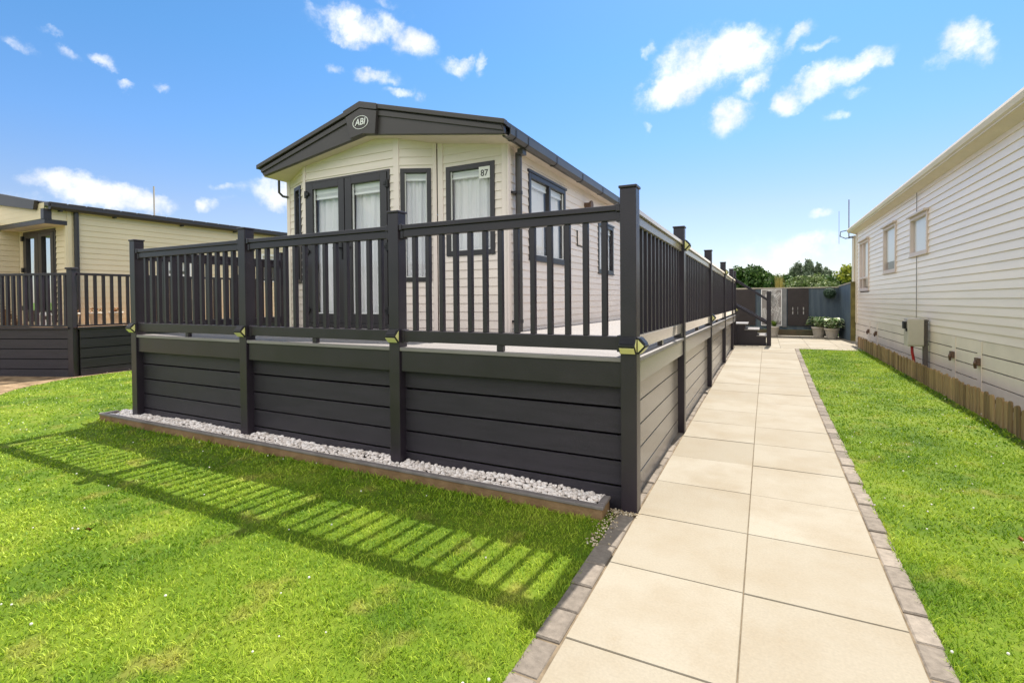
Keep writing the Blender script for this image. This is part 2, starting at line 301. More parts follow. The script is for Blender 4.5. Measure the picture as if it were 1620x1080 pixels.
# lawn soil under the blades and the blades share a patchy colour in object space
def lawn_mat(name, ground):
    m = bpy.data.materials.new(name); m.use_nodes = True; n = m.node_tree.nodes; l = m.node_tree.links; b = n['Principled BSDF']
    b.inputs['Roughness'].default_value = .55 if not ground else .95; b.inputs['Specular IOR Level'].default_value = .25
    t = n.new('ShaderNodeTexCoord')
    n1 = n.new('ShaderNodeTexNoise'); n1.inputs['Scale'].default_value = 1.3; n1.inputs['Detail'].default_value = 5; n1.inputs['Roughness'].default_value = .65; l.new(t.outputs['Object'], n1.inputs['Vector'])
    n2 = n.new('ShaderNodeTexNoise'); n2.inputs['Scale'].default_value = 4.2; n2.inputs['Detail'].default_value = 4; l.new(t.outputs['Object'], n2.inputs['Vector'])
    cr = n.new('ShaderNodeValToRGB'); e = cr.color_ramp.elements
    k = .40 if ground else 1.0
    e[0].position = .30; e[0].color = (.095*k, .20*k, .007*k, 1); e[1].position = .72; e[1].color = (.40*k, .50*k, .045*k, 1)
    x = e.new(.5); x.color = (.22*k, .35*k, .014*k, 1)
    add = n.new('ShaderNodeMath'); add.operation = 'ADD'; l.new(n1.outputs['Fac'], add.inputs[0])
    last = add.outputs[0]
    if not ground:
        at = n.new('ShaderNodeAttribute'); at.attribute_name = 'tint'
        mm = n.new('ShaderNodeMath'); mm.operation = 'MULTIPLY_ADD'; l.new(at.outputs['Fac'], mm.inputs[0]); mm.inputs[1].default_value = .60; mm.inputs[2].default_value = -.27; l.new(mm.outputs[0], add.inputs[1])
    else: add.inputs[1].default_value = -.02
    l.new(last, cr.inputs[0])
    # dry straw patches
    mr = n.new('ShaderNodeMapRange'); mr.inputs['From Min'].default_value = .57; mr.inputs['From Max'].default_value = .76; mr.inputs['To Max'].default_value = .7; l.new(n2.outputs['Fac'], mr.inputs['Value'])
    mx = n.new('ShaderNodeMixRGB'); l.new(mr.outputs[0], mx.inputs[0]); l.new(cr.outputs[0], mx.inputs[1]); mx.inputs[2].default_value = (.46*k, .41*k, .09*k, 1)
    l.new(mx.outputs[0], b.inputs['Base Color'])
    if not ground:
        tr = n.new('ShaderNodeBsdfTranslucent'); ms = n.new('ShaderNodeMixShader'); ms.inputs[0].default_value = .24
        l.new(mx.outputs[0], tr.inputs['Color']); l.new(b.outputs[0], ms.inputs[1]); l.new(tr.outputs[0], ms.inputs[2]); l.new(ms.outputs[0], n['Material Output'].inputs['Surface'])
    return m
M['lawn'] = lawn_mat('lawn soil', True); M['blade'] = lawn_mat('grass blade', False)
def slab_mat():
    m = bpy.data.materials.new('buff concrete slab'); m.use_nodes = True; n = m.node_tree.nodes; l = m.node_tree.links; b = n['Principled BSDF']
    b.inputs['Roughness'].default_value = .85; b.inputs['Specular IOR Level'].default_value = .25
    t = n.new('ShaderNodeTexCoord'); at = n.new('ShaderNodeAttribute'); at.attribute_name = 'tint'
    cr = n.new('ShaderNodeValToRGB'); e = cr.color_ramp.elements; e[0].color = (.262, .229, .174, 1); e[1].color = (.312, .279, .222, 1); l.new(at.outputs['Fac'], cr.inputs[0])
    n1 = n.new('ShaderNodeTexNoise'); n1.inputs['Scale'].default_value = 1.8; n1.inputs['Detail'].default_value = 7; n1.inputs['Roughness'].default_value = .65; l.new(t.outputs['Object'], n1.inputs['Vector'])
    mr = n.new('ShaderNodeMapRange'); mr.inputs['From Min'].default_value = .42; mr.inputs['From Max'].default_value = .72; mr.inputs['To Max'].default_value = .75; l.new(n1.outputs['Fac'], mr.inputs['Value'])
    mx = n.new('ShaderNodeMixRGB'); l.new(mr.outputs[0], mx.inputs[0]); l.new(cr.outputs[0], mx.inputs[1]); mx.inputs[2].default_value = (.235, .19, .128, 1)
    n2 = n.new('ShaderNodeTexNoise'); n2.inputs['Scale'].default_value = 90; n2.inputs['Detail'].default_value = 3; l.new(t.outputs['Object'], n2.inputs['Vector'])
    m2 = n.new('ShaderNodeMapRange'); m2.inputs['To Min'].default_value = .86; m2.inputs['To Max'].default_value = 1.12; l.new(n2.outputs['Fac'], m2.inputs['Value'])
    mu = n.new('ShaderNodeMixRGB'); mu.blend_type = 'MULTIPLY'; mu.inputs[0].default_value = 1; l.new(mx.outputs[0], mu.inputs[1]); l.new(m2.outputs[0], mu.inputs[2])
    # small dark specks and rust marks
    n3 = n.new('ShaderNodeTexNoise'); n3.inputs['Scale'].default_value = 7; n3.inputs['Detail'].default_value = 9; n3.inputs['Roughness'].default_value = .8; l.new(t.outputs['Object'], n3.inputs['Vector'])
    m3 = n.new('ShaderNodeMapRange'); m3.inputs['From Min'].default_value = .60; m3.inputs['From Max'].default_value = .78; m3.inputs['To Max'].default_value = .6; l.new(n3.outputs['Fac'], m3.inputs['Value'])
    mz = n.new('ShaderNodeMixRGB'); l.new(m3.outputs[0], mz.inputs[0]); l.new(mu.outputs[0], mz.inputs[1]); mz.inputs[2].default_value = (.22, .155, .085, 1)
    l.new(mz.outputs[0], b.inputs['Base Color'])
    bp = n.new('ShaderNodeBump'); bp.inputs['Strength'].default_value = .35; bp.inputs['Distance'].default_value = .004; l.new(n2.outputs['Fac'], bp.inputs['Height']); l.new(bp.outputs[0], b.inputs['Normal'])
    return m
M['slab'] = slab_mat()
M['joint'] = mat('sandy joint', (.175, .135, .09), .95, .1, var=.4, vscale=12)
M['earth'] = mat('bare earth', (.10, .062, .035), .95, .1, col2=(.36, .26, .16), vscale=5, bump=1, bscale=40)
M['field'] = mat('field', (.07, .13, .02), .95, .1, var=.3, vscale=.5)

# ------------------------------------------------------------------ setting: ground, lawns, path
def sheet(name, pts, z, m, kind='structure'):
    o = MB().add([(x, y, z) for x, y in pts], [tuple(range(len(pts)))]).build(name, m)
    return tag(o, kind=kind)
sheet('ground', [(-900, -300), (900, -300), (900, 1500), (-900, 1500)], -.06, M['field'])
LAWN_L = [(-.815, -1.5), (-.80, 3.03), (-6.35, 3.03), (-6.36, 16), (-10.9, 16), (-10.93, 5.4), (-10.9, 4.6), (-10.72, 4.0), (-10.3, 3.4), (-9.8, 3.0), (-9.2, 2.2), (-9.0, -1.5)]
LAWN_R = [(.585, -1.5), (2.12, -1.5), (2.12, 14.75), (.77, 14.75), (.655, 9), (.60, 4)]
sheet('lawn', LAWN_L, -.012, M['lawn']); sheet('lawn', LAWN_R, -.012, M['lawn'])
sheet('bare_ground', [(-20, -1.5), (-8.6, -1.5), (-8.8, 2.2), (-9.5, 3.1), (-10.4, 4.6), (-10.7, 16), (-20, 16)], -.018, M['earth'])
sheet('bare_ground', [(2.1, -1.5), (2.42, -1.5), (2.42, 18), (2.1, 18)], -.02, M['earth'])
sheet('patio_bed', [(-6, 14.5), (2.6, 14.5), (2.6, 19.6), (-6, 19.6)], -.02, M['joint'])
sheet('path_bed', [(-.80, -1.5), (.555, -1.5), (.615, 8), (.735, 14.5), (-.80, 14.5)], -.0095, M['joint'])
# paving slabs: two columns; small random level and tone differences slab to slab
def slabs(name, rows):
    mb = MB()
    for (x0, x1, x2, x3, y0, y1) in rows:   # quad bottom x0..x1 at y0, top x2..x3 at y1
        g = .0018; dz = random.uniform(-.0018, .0018); tl = random.uniform(-.001, .001); b = .0025
        ti = random.random()
        t = [(x0+g+b, y0+g+b, dz+tl), (x1-g-b, y0+g+b, dz-tl), (x3-g-b, y1-g-b, dz-tl), (x2+g+b, y1-g-b, dz+tl)]
        u = [(x0+g, y0+g, dz-.004), (x1-g, y0+g, dz-.004), (x3-g, y1-g, dz-.004), (x2+g, y1-g, dz-.004)]
        lo = [(p[0], p[1], -.05) for p in u]
        mb.add(t+u+lo, [(0, 1, 2, 3), (4, 5, 1, 0), (5, 6, 2, 1), (6, 7, 3, 2), (7, 4, 0, 3), (8, 9, 5, 4), (9, 10, 6, 5), (10, 11, 7, 6), (11, 8, 4, 7)], ti)
    return tag(mb.build(name, M['slab']), kind='structure')
ys = [2.44+.6225*i for i in range(-6, 3)]
y = ys[-1]; st = .64
while y < 14.2: y += st; st = min(st+.006, .72); ys.append(y)
ys[-1] = 14.35 if ys[-1] > 14.0 else ys[-1]
def xr(y): return .507+.0085*(y-2.0) if y < 8 else .558+.0175*(y-8)
def xc(y): return -.086 if y < 6 else -.086+.0033*(y-6)
rows = []
for a, b_ in zip(ys[:-1], ys[1:]):
    rows += [(-.70, xc(a), -.70, xc(b_), a, b_), (xc(a), xr(a), xc(b_), xr(b_), a, b_)]
slabs('path', rows)
rows = []
yy = 14.36
while yy < 18.4:
    xx = -3.6
    while xx < 2.2:
        rows.append((xx, xx+.66, xx, xx+.66, yy, yy+.66)); xx += .66
    yy += .66
slabs('patio', rows)
def kerb(name, xf, y0, y1, wd, ln=.205, side=1):
    mb = MB(); y = y0
    while y < y1:
        g = .004; xa = xf(y); xb = xf(y+ln); dz = random.uniform(-.006, .003); s = random.uniform(-.004, .004)
        x0, x1 = (xa+g+s, xa+wd+s) if side > 0 else (xa-wd+s, xa-g+s)
        e = .006
        vs = [(x0, y+g, -.06), (x1, y+g, -.06), (x1, y+ln-g, -.06), (x0, y+ln-g, -.06), (x0, y+g, dz-e), (x1, y+g, dz-e), (x1, y+ln-g, dz-e), (x0, y+ln-g, dz-e),
              (x0+e, y+g+e, dz), (x1-e, y+g+e, dz), (x1-e, y+ln-g-e, dz), (x0+e, y+ln-g-e, dz)]
        mb.add(vs, [(0, 1, 5, 4), (1, 2, 6, 5), (2, 3, 7, 6), (3, 0, 4, 7), (4, 5, 9, 8), (5, 6, 10, 9), (6, 7, 11, 10), (7, 4, 8, 11), (8, 9, 10, 11)], random.random())
        y += ln
    return tag(mb.build(name, M['kerb']), kind='structure')
kerb('kerb', lambda y: -.705, -1.3, 14.2, .108, side=-1)
kerb('kerb', lambda y: xr(y)+.004, -1.3, 14.3, .092, side=1)

# ------------------------------------------------------------------ grass blades (nobody could count them)
def in_poly(px, py, poly):
    ins = np.zeros(len(px), bool); n = len(poly); j = n-1
    for i in range(n):
        xi, yi = poly[i]; xj, yj = poly[j]
        with np.errstate(divide='ignore', invalid='ignore'):
            c = ((yi > py) != (yj > py)) & (px < (xj-xi)*(py-yi)/(yj-yi+1e-12)+xi)
        ins ^= c; j = i
    return ins
def vnoise(x, y, cell, seed):
    t = np.random.default_rng(seed).random((257, 257)); gx, gy = x/cell, y/cell
    ix, iy = np.floor(gx).astype(int), np.floor(gy).astype(int); fx, fy = gx-ix, gy-iy; fx, fy = fx*fx*(3-2*fx), fy*fy*(3-2*fy)
    a = lambda i, j: t[(ix+i) % 256, (iy+j) % 256]
    return (a(0, 0)*(1-fx)+a(1, 0)*fx)*(1-fy)+(a(0, 1)*(1-fx)+a(1, 1)*fx)*fy
def blades(poly, bands, hscale=1.0):
    """bands: (distance from, to, blades per square metre, width)"""
    Vs, Fs, Ts = [], [], []; base = 0
    P = np.array(poly); lo, hi = P.min(0), P.max(0)
    f = np.array([-math.sin(YAW), math.cos(YAW)]); r = np.array([math.cos(YAW), math.sin(YAW)])
    for d0, d1, den, wd in bands:
        n = int((hi[0]-lo[0])*(hi[1]-lo[1])*den)
        x = rng.uniform(lo[0], hi[0], n); y = rng.uniform(lo[1], hi[1], n)
        dist = np.hypot(x, y); dep = x*f[0]+y*f[1]; lat = x*r[0]+y*r[1]
        k = in_poly(x, y, poly) & (dist >= d0) & (dist < d1) & (dep > .5) & (np.abs(lat) < dep*1.15+.8)
        # tufts: keep blades by a smooth random field
        fld = .55*vnoise(x, y, .035, 1)+.45*vnoise(x, y, .11, 2); fld = np.clip((fld-.5)*2.6, -1, 1)
        k &= rng.uniform(0, 1, n) < .70+.30*fld
        x, y, dist, fld = x[k], y[k], dist[k], fld[k]; n = len(x)
        if n == 0: continue
        # taller where the mower cannot reach: along the deck edging, kerbs and fences
        edge = np.zeros(n)
        edge += np.exp(-np.abs(y-2.84)/.05)*((x < -.9) & (x > -6.7)) + np.exp(-np.abs(x+.86)/.05)*(y < 2.9)*.25 + np.exp(-np.abs(x-2.05)/.06)*.6 + np.exp(-np.abs(x-.61)/.03)*.35*(y < 6)
        h = (.011+.010*rng.random(n)+.004*fld)*(1+2.2*edge*rng.random(n))*hscale
        tall = rng.random(n) < .02; h[tall] *= 1.7
        a = rng.uniform(0, 2*np.pi, n); lean = h*(.5+.9*rng.random(n)); ld = a+rng.normal(0, 1.2, n)+np.pi/2
        w = wd*(.7+.6*rng.random(n)); cx, cy = np.cos(a)*w/2, np.sin(a)*w/2
        lx, ly = np.cos(ld)*lean, np.sin(ld)*lean; z0 = np.full(n, -.014)
        v = np.stack([np.stack([x-cx, y-cy, z0], 1), np.stack([x+cx, y+cy, z0], 1),
                      np.stack([x-cx*.8+lx*.4, y-cy*.8+ly*.4, z0+h*.65], 1), np.stack([x+cx*.8+lx*.4, y+cy*.8+ly*.4, z0+h*.65], 1),
                      np.stack([x+lx, y+ly, z0+h], 1)], 1)
        Vs.append(v.reshape(-1, 3)); b = base+5*np.arange(n)[:, None]
        Fs.append(np.concatenate([b+[0, 1, 3], b+[0, 3, 2], b+[2, 3, 4]], 0))
        t = np.clip(rng.normal(.45, .22, n)+.10*fld+.35*(vnoise(x, y, .35, 4)-.5), 0, 1); Ts.append(np.repeat(t, 5)); base += 5*n
    return np.concatenate(Vs), np.concatenate(Fs), np.concatenate(Ts)
V, F, T = blades(LAWN_L, [(0, 2.2, 21000, .0034), (2.2, 3.2, 14000, .0042), (3.2, 4.6, 8500, .0058), (4.6, 7, 3800, .008), (7, 16, 1100, .014)])
tag(np_mesh('grass', V, F, M['blade'], tint=T), 'short mown grass of the lawn in front of the deck', 'grass', kind='stuff')
V, F, T = blades(LAWN_R, [(0, 3.4, 15000, .004), (3.4, 6, 5500, .0065), (6, 16, 1900, .012)], 1.1)
tag(np_mesh('grass', V, F, M['blade'], tint=T), 'short mown grass strip between the path and the pickets', 'grass', kind='stuff')
# clover heads
mb = MB()
for poly, n in ((LAWN_L, 520), (LAWN_R, 200)):
    P = np.array(poly); lo, hi = P.min(0), P.max(0); x = rng.uniform(lo[0], hi[0], n); y = rng.uniform(max(lo[1], .6), min(hi[1], 9), n)
    for a, b_ in zip(x[in_poly(x, y, poly)], y[in_poly(x, y, poly)]):
        if random.random() > .5 and math.sin(a*2.1)*math.sin(b_*1.7) < .1: continue
        r = random.uniform(.0035, .0065); h = random.uniform(.016, .030)
        mb.lathe((a, b_, h), [(0.001, -r), (r*.8, -r*.5), (r, 0), (r*.7, r*.6), (.001, r*.8)], 6)
tag(mb.build('clover', M['clover']), 'small white clover heads dotted through the lawns', 'clover', kind='stuff')
def dead_leaf(x, y, s, label):
    mb = MB()
    for k in range(5):
        a = random.uniform(0, 6.28); dx, dy = math.cos(a)*s, math.sin(a)*s
        mb.add([(x, y, .022), (x+dx*.6-dy*.35, y+dy*.6+dx*.35, .040), (x+dx, y+dy, .022+random.uniform(0, .025)), (x+dx*.6+dy*.35, y+dy*.6-dx*.35, .034)], [(0, 1, 2), (0, 2, 3)])
    tag(mb.build('dead_leaf', M['deadleaf'], at=(x, y, .02)), label, 'leaf')
dead_leaf(-3.45, 1.44, .028, 'curled brown dead leaf on the big front lawn')
dead_leaf(1.22, 3.55, .03, 'small brown dead leaf on the lawn strip beside the path')

# ------------------------------------------------------------------ pebble border in front of the deck
gb = thing('gravel_border', (-3.7, 2.97, 0), 'low edging box of grey capped boards round the white pebbles', 'garden edging')
mb = MB(); mb.box(-6.68, -.868, 2.885, 2.915, -.05, .056); mb.box(-6.66, -6.63, 2.9155, 3.055, -.05, .056); mb.box(-.9, -.872, 2.9155, 3.052, -.05, .062)
mb.build('timber_board', M['woodtop'], gb, bevel=.003)
mb = MB(); mb.box(-6.685, -.862, 2.878, 2.925, .0565, .076); mb.box(-6.67, -6.625, 2.9255, 3.058, .0565, .076); mb.box(-.908, -.864, 2.9255, 3.056, .0625, .082)
mb.build('capping', M['edging'], gb, bevel=.004)
def ico(sub=2):
    bm = bmesh.new(); bmesh.ops.create_icosphere(bm, subdivisions=sub, radius=1); V = np.array([v.co[:] for v in bm.verts]); F = np.array([[v.index for v in f.verts] for f in bm.faces]); bm.free(); return V, F
def pebbles(name, pts, rs, zfun, m, label, cat, sub=2):
    V0, F0 = ico(sub); Vs, Fs, Ts = [], [], []; b = 0
    for (x, y), r in zip(pts, rs):
        A = np.diag([r*random.uniform(.8, 1.35), r*random.uniform(.75, 1.1), r*random.uniform(.55, .85)])
        e = Matrix.Rotation(random.uniform(0, 6.3), 3, 'Z') @ Matrix.Rotation(random.uniform(-.5, .5), 3, 'X') @ Matrix.Rotation(random.uniform(-.5, .5), 3, 'Y')
        d = 1+.08*np.sin(V0@rng.normal(0, 1.8, 3)+random.uniform(0, 6))+.03*np.sin(V0@rng.normal(0, 4, 3))
        Vs.append((V0*d[:, None])@A@np.array(e).T+[x, y, zfun(x, y)+r*random.uniform(.1, .6)]); Fs.append(F0+b); b += len(V0); Ts.append(np.full(len(V0), random.random()))
    return tag(np_mesh(name, np.concatenate(Vs), np.concatenate(Fs), m, tint=np.concatenate(Ts), smooth=True), label, cat, kind='stuff')
pts, rs = [], []
for layer in range(2):
    yy = 2.93
    while yy < 3.145:
        xx = -6.62
        while xx < -.92:
            r = random.uniform(.011, .0195); pts.append((xx+random.uniform(-.008, .008), yy+random.uniform(-.008, .008))); rs.append(r); xx += r*2.05+(.012 if layer else 0)
        yy += .027
pts2 = [(p, r) for p, r in zip(pts, rs) if p[1] < 3.05 or not any(a-.01 < p[0] < b_+.01 for a, b_ in ((-6.37, -6.25), (-4.47, -4.36), (-2.64, -2.535), (-.8, -.7)))]
pts = [p for p, r in pts2]; rs = [r for p, r in pts2]
pebbles('pebble_gravel', pts, rs, lambda x, y: .034+.10*max(0, y-2.93)+.012*math.sin(x*5)*math.sin(y*40), M['pebble'], 'white pebbles filling the edging box under the deck front', 'pebbles')
pts = [(random.gauss(-.83, .028), random.uniform(2.55, 3.05)) for _ in range(150)]+[(random.uniform(-.85, -.68), random.gauss(3.03, .018)) for _ in range(110)]
pebbles('stone_chippings', pts, [random.uniform(.003, .0075) for _ in pts], lambda x, y: .0, M['chip'], 'small buff stone chippings spilled round the corner post', 'chippings', 1)
tag(MB().box(-6.63, -.9, 2.916, 3.2, -.05, .02).build('soil_bed', M['soil']), kind='structure')

# ------------------------------------------------------------------ the deck
dk = thing('deck', (-3.5, 3.1, 0), 'raised anthracite deck with slatted skirt and railings round the front caravan', 'deck')
def sh(y): return -.011*max(0, y-3.1)
DY1 = 14.93
SP = [5.09, 7.90, 10.85, 13.62, 14.86]      # posts along the path side
# floor boards
mb = MB(); y = 3.2
while y < DY1:
    x0 = -6.33 if y < 5.35 else -2.75
    mb.ysbox(x0, -.81, y, min(y+.139, DY1), .926, .950, sh); y += .145
mb.ysbox(-6.35, -.703, 3.066, 3.196, .924, .952, sh); mb.ysbox(-.806, -.703, 3.197, DY1, .922, .950, sh)
mb.build('deck_floor', M['deckfloor'], dk, bevel=.004)
# fascia and skirt
FX = [(-6.25, -4.474), (-4.361, -2.642), (-2.535, -.80)]
mb = MB()
for a, b_ in FX: mb.box(a, b_, 3.078, 3.10, .765, .923)
mb.build('fascia_board', M['composite'], dk, bevel=.003)
mb = MB()
ya = [3.165]+[p+.11 for p in SP[:-1]]; yb = [p-.002 for p in SP]
for a, b_ in zip(ya, yb): mb.ysbox(-.736, -.713, a, b_, .785, .921, sh)
mb.build('fascia_board', M['side_board_sheen'], dk, bevel=.003)
ZB = [(.630, .80), (.460, .616), (.292, .447), (.130, .280), (-.03, .117)]
for a, b_ in ((-6.36, -4.41), (-4.41, -2.59), (-2.59, -.745)):
    mb = MB()
    for z0, z1 in ZB: mb.box(a+.003, b_-.003, 3.132, 3.155, z0, z1)
    mb.build('skirt_panel', M['composite_b'], dk, bevel=.003)
for a, b_ in zip([3.16]+SP[:-1], SP):
    mb = MB()
    for z0, z1 in ((.630, .80), (.466, .622), (.306, .458), (.140, .298), (-.03, .132)): mb.ysbox(-.785, -.762, a+.05, b_+.045, z0, z1, lambda y: sh(y)*.55)
    mb.build('skirt_panel', M['side_board_sheen'], dk, bevel=.003)
mb = MB(); mb.box(-6.37, -6.345, 3.16, 5.2, -.03, .92); mb.box(-6.3, -.9, 3.9, 3.95, -.05, .9); mb.build('under_frame', M['composite_b'], dk)
# posts
def post_mesh(px_, py_, zt=2.0):
    mb = MB(); mb.box(px_, px_+.10, py_, py_+.10, -.06, zt); return mb
def post(px_, py_, zt=2.0):
    o = post_mesh(px_, py_, zt).build('post', M['composite'], dk, bevel=.004)
    c = MB(); z = zt+.0005
    c.hexa([(px_+a, py_+b_, z+h) for a, b_, h in ((-.007, -.007, 0), (-.007, -.007, .017), (-.007, .107, 0), (-.007, .107, .017), (.107, -.007, 0), (.107, -.007, .017), (.107, .107, 0), (.107, .107, .017))])
    c.build('post_cap', M['composite'], o, bevel=.004)
for x in (-6.363, -4.472, -2.640, -.80): post(x, 3.06)
for p in SP: post(-.80, p)
post(-6.37, 4.95)
# balustrades: rails with their balusters
bal_src = {}
NBAL = [0]
def baluster(par, x, y, z0, z1):
    key = round(z1-z0, 3); NBAL[0] += 1
    if key not in bal_src:
        mb = MB(); mb.box(-.018, .018, -.018, .018, 0, z1-z0); o = mb.build('baluster', M['composite'], None, bevel=.003); bal_src[key] = o
    else: o = bal_src[key].copy(); COL.objects.link(o)
    o.parent = par; o.location = Vector((x, y, z0))-WL[dk.name]
def front_bay(a, b_, xs):
    mb = MB(); yc = 3.11
    mb.box(a+.0005, b_-.0005, yc-.040, yc+.040, 1.868, 1.903); mb.box(a+.0005, b_-.0005, yc-.026, yc+.026, 1.808, 1.8675)
    mb.box(a+.0005, b_-.0005, yc-.026, yc+.026, .996, 1.084)
    for e in ((a, a+.028), (b_-.028, b_)):
        mb.box(e[0], e[1], yc-.046, yc+.046, 1.862, 1.909); mb.box(e[0], e[1], yc-.032, yc+.032, 1.798, 1.861); mb.box(e[0], e[1], yc-.032, yc+.032, .986, 1.09)
    m_ = (a+b_)/2; mb.box(m_-.025, m_+.025, yc-.02, yc+.02, .9525, .9955)
    o = mb.build('balustrade', M['composite'], dk, bevel=.004)
    for x in xs: baluster(o, x, yc, 1.0845, 1.8075)
front_bay(*FX[0], [-6.127+.1263*i for i in range(13)])
front_bay(*FX[1], [-4.243+.1240*i for i in range(13)])
front_bay(*FX[2], [-2.413+.1252*i for i in range(13)])
for k, (a, b_) in enumerate(zip([3.16]+[p+.10 for p in SP[:-1]], SP)):
    mb = MB(); xc_ = -.752
    mb.ysbox(xc_-.040, xc_+.044, a+.0005, b_-.0005, 1.852, 1.886, lambda y: sh(y)*.9); mb.ysbox(xc_-.026, xc_+.028, a+.0005, b_-.0005, 1.792, 1.8515, lambda y: sh(y)*.9)
    mb.ysbox(xc_-.026, xc_+.028, a+.0005, b_-.0005, .996, 1.084, sh)
    m_ = (a+b_)/2; mb.ysbox(xc_-.02, xc_+.02, m_-.03, m_+.03, .9505, .9955, sh)
    for e in ((a, a+.02), (b_-.05, b_)): mb.ysbox(xc_-.032, xc_+.034, e[0], e[1], .955, 1.09, sh)
    o = mb.build('balustrade', M['side_board_sheen'], dk, bevel=.004)
    n = 13 if k == 0 else (16 if k < 3 else 14)
    if k == 4: n = 7
    if NBAL[0] + n <= 86:
        for i in range(n):
            y = a+(i+.75)*(b_-a)/(n+.5); baluster(o, -.752, y, round(1.0845+sh(y), 3), round(1.792+sh(y)*.9, 3))
    else:
        mb = MB()
        for i in range(n):
            y = a+(i+.75)*(b_-a)/(n+.5); mb.box(-.770, -.734, y-.018, y+.018, 1.083+sh(y), 1.7935+sh(y)*.9)
        tag(mb.build('far_balusters', M['composite'], dk), kind='stuff')
# left return of the railing
mb = MB(); mb.box(-6.365, -6.285, 3.1605, 4.9495, 1.868, 1.903); mb.box(-6.352, -6.298, 3.1605, 4.9495, 1.79, 1.8675); mb.box(-6.352, -6.298, 3.1605, 4.9495, .996, 1.084)
o = mb.build('balustrade', M['composite'], dk, bevel=.004)
for i in range(13): baluster(o, -6.325, 3.27+.1285*i, 1.0845, 1.8075 if False else 1.7895)

# steps at the far end of the deck
st_ = thing('deck_steps', (-.3, 14.95, 0), 'three dark deck steps with sloping handrail leading down to the path', 'steps')
YS = 14.95
mb = MB(); mb.poly([(-.80, YS, -.02), (.03, YS, -.02), (.03, YS, .235), (-.185, YS, .235), (-.185, YS, .395), (-.47, YS, .395), (-.47, YS, .545), (-.80, YS, .545)], (0, .03, 0)); mb.build('stringer', M['composite'], st_, bevel=.003)
mb = MB(); mb.poly([(-.80, YS+.9, -.02), (.03, YS+.9, -.02), (.03, YS+.9, .235), (-.185, YS+.9, .235), (-.185, YS+.9, .395), (-.47, YS+.9, .395), (-.47, YS+.9, .545), (-.80, YS+.9, .545)], (0, .03, 0)); mb.build('stringer', M['composite'], st_, bevel=.003)
for a, b_, z in ((-.79, -.41, .548), (-.50, -.13, .398), (-.20, .045, .238)):
    MB().box(a, b_, YS-.025, YS+.95, z, z+.034).build('tread', M['deckfloor'], st_, bevel=.004)
for a, z0, z1 in ((.005, -.02, .236), (-.213, .27, .396), (-.495, .43, .546)):
    MB().box(a, a+.02, YS+.031, YS+.899, z0, z1).build('riser', M['composite_b'], st_)
o = MB().box(.046, .15, YS-.05, YS+.05, -.04, 1.455).build('newel_post', M['composite'], st_, bevel=.004)
o = MB().box(.046, .15, YS+.86, YS+.96, -.04, 1.455).build('newel_post', M['composite'], st_, bevel=.004)
for yo in (YS-.03, YS+.87):
    mb = MB()
    for (xa, za0, za1, zb0, zb1) in ((-.76, 1.76, 1.845, 1.200, 1.275), (-.76, 1.05, 1.135, .565, .645)):
        mb.poly([(xa, yo, za0), (.0455, yo, zb0), (.0455, yo, zb1), (xa, yo, za1)], (0, .06, 0))
    mb.build('handrail', M['composite'], st_, bevel=.004)

# ------------------------------------------------------------------ solar lights on the posts
def solar_light(x, y, z, face, label):
    """face: 'front' looks to -Y, 'side' looks to +X"""
    t = thing('solar_light', (x, y, z), label, 'solar light', 'solar lights screwed to the deck posts')
    wd, hh, dp = .050, .052, .052
    def P(a, b_, c):  # a across, b out, c up
        return (x+a, y-b_, z+c) if face == 'front' else (x+b_, y+a, z+c)
    mb = MB(); prof = [(0, hh), (.012, hh), (dp, .004), (dp, -.006), (.012, -hh), (0, -hh)]
    mb.poly([P(-wd, b_, c) for b_, c in prof], Vector(P(wd, 0, 0))-Vector(P(-wd, 0, 0))); mb.build('housing', M['black'], t, bevel=.002)
    n = .0016
    def slab(p, off, m, name):
        mb = MB(); e = Vector(off); mb.poly([Vector(q) for q in p], e); mb.build(name, m, t)
    L_ = (dp-.012)**2+(hh-.006)**2
    slab([P(-wd+.005, .016, -hh+.004), P(wd-.005, .016, -hh+.004), P(wd-.005, dp-.003, -.012), P(-wd+.005, dp-.003, -.012)], Vector(P(0, n, -n))-Vector(P(0, 0, 0)), M['led'], 'led_panel')
    slab([P(-wd+.006, .018, hh-.005), P(wd-.006, .018, hh-.005), P(wd-.006, dp-.004, .012), P(-wd+.006, dp-.004, .012)], Vector(P(0, n, n))-Vector(P(0, 0, 0)), M['solar'], 'solar_panel')
    for s in (-1, 1):
        tri = [P(s*wd, .006, hh-.012), P(s*wd, dp-.008, 0), P(s*wd, .006, -hh+.012)]
        slab(tri, Vector(P(s*n, 0, 0))-Vector(P(0, 0, 0)), M['led'], 'led_panel')
    mb = MB(); mb.lathe(P(0, dp-.006, -.006), [(.0045, 0), (.0045, .006), (.001, .008)], 8); mb.build('sensor', M['silver'], t)
solar_light(-6.313, 3.0585, 1.03, 'front', 'solar light on the deck front post farthest from the path')
solar_light(-4.425, 3.0585, 1.035, 'front', 'solar light on the second deck front post from the far left corner')
solar_light(-2.588, 3.0585, 1.04, 'front', 'solar light on the tall deck post that overlaps the patio doors')
solar_light(-.75, 3.0585, 1.03, 'front', 'solar light on the tall corner post facing the lawn')
solar_light(-.6985, 3.11, 1.03, 'side', 'solar light on the tall corner post facing the path')
solar_light(-.6985, SP[0]+.05, 1.83, 'side', 'solar light up by the handrail on the second path side post')
solar_light(-.6985, SP[1]+.05, 1.01, 'side', 'solar light low on the third path side post')
solar_light(-.6985, SP[2]+.05, 1.81, 'side', 'solar light up by the handrail on the fourth path side post')
solar_light(-.6985, SP[4]+.05, .96, 'side', 'solar light low on the last deck post next to the steps')

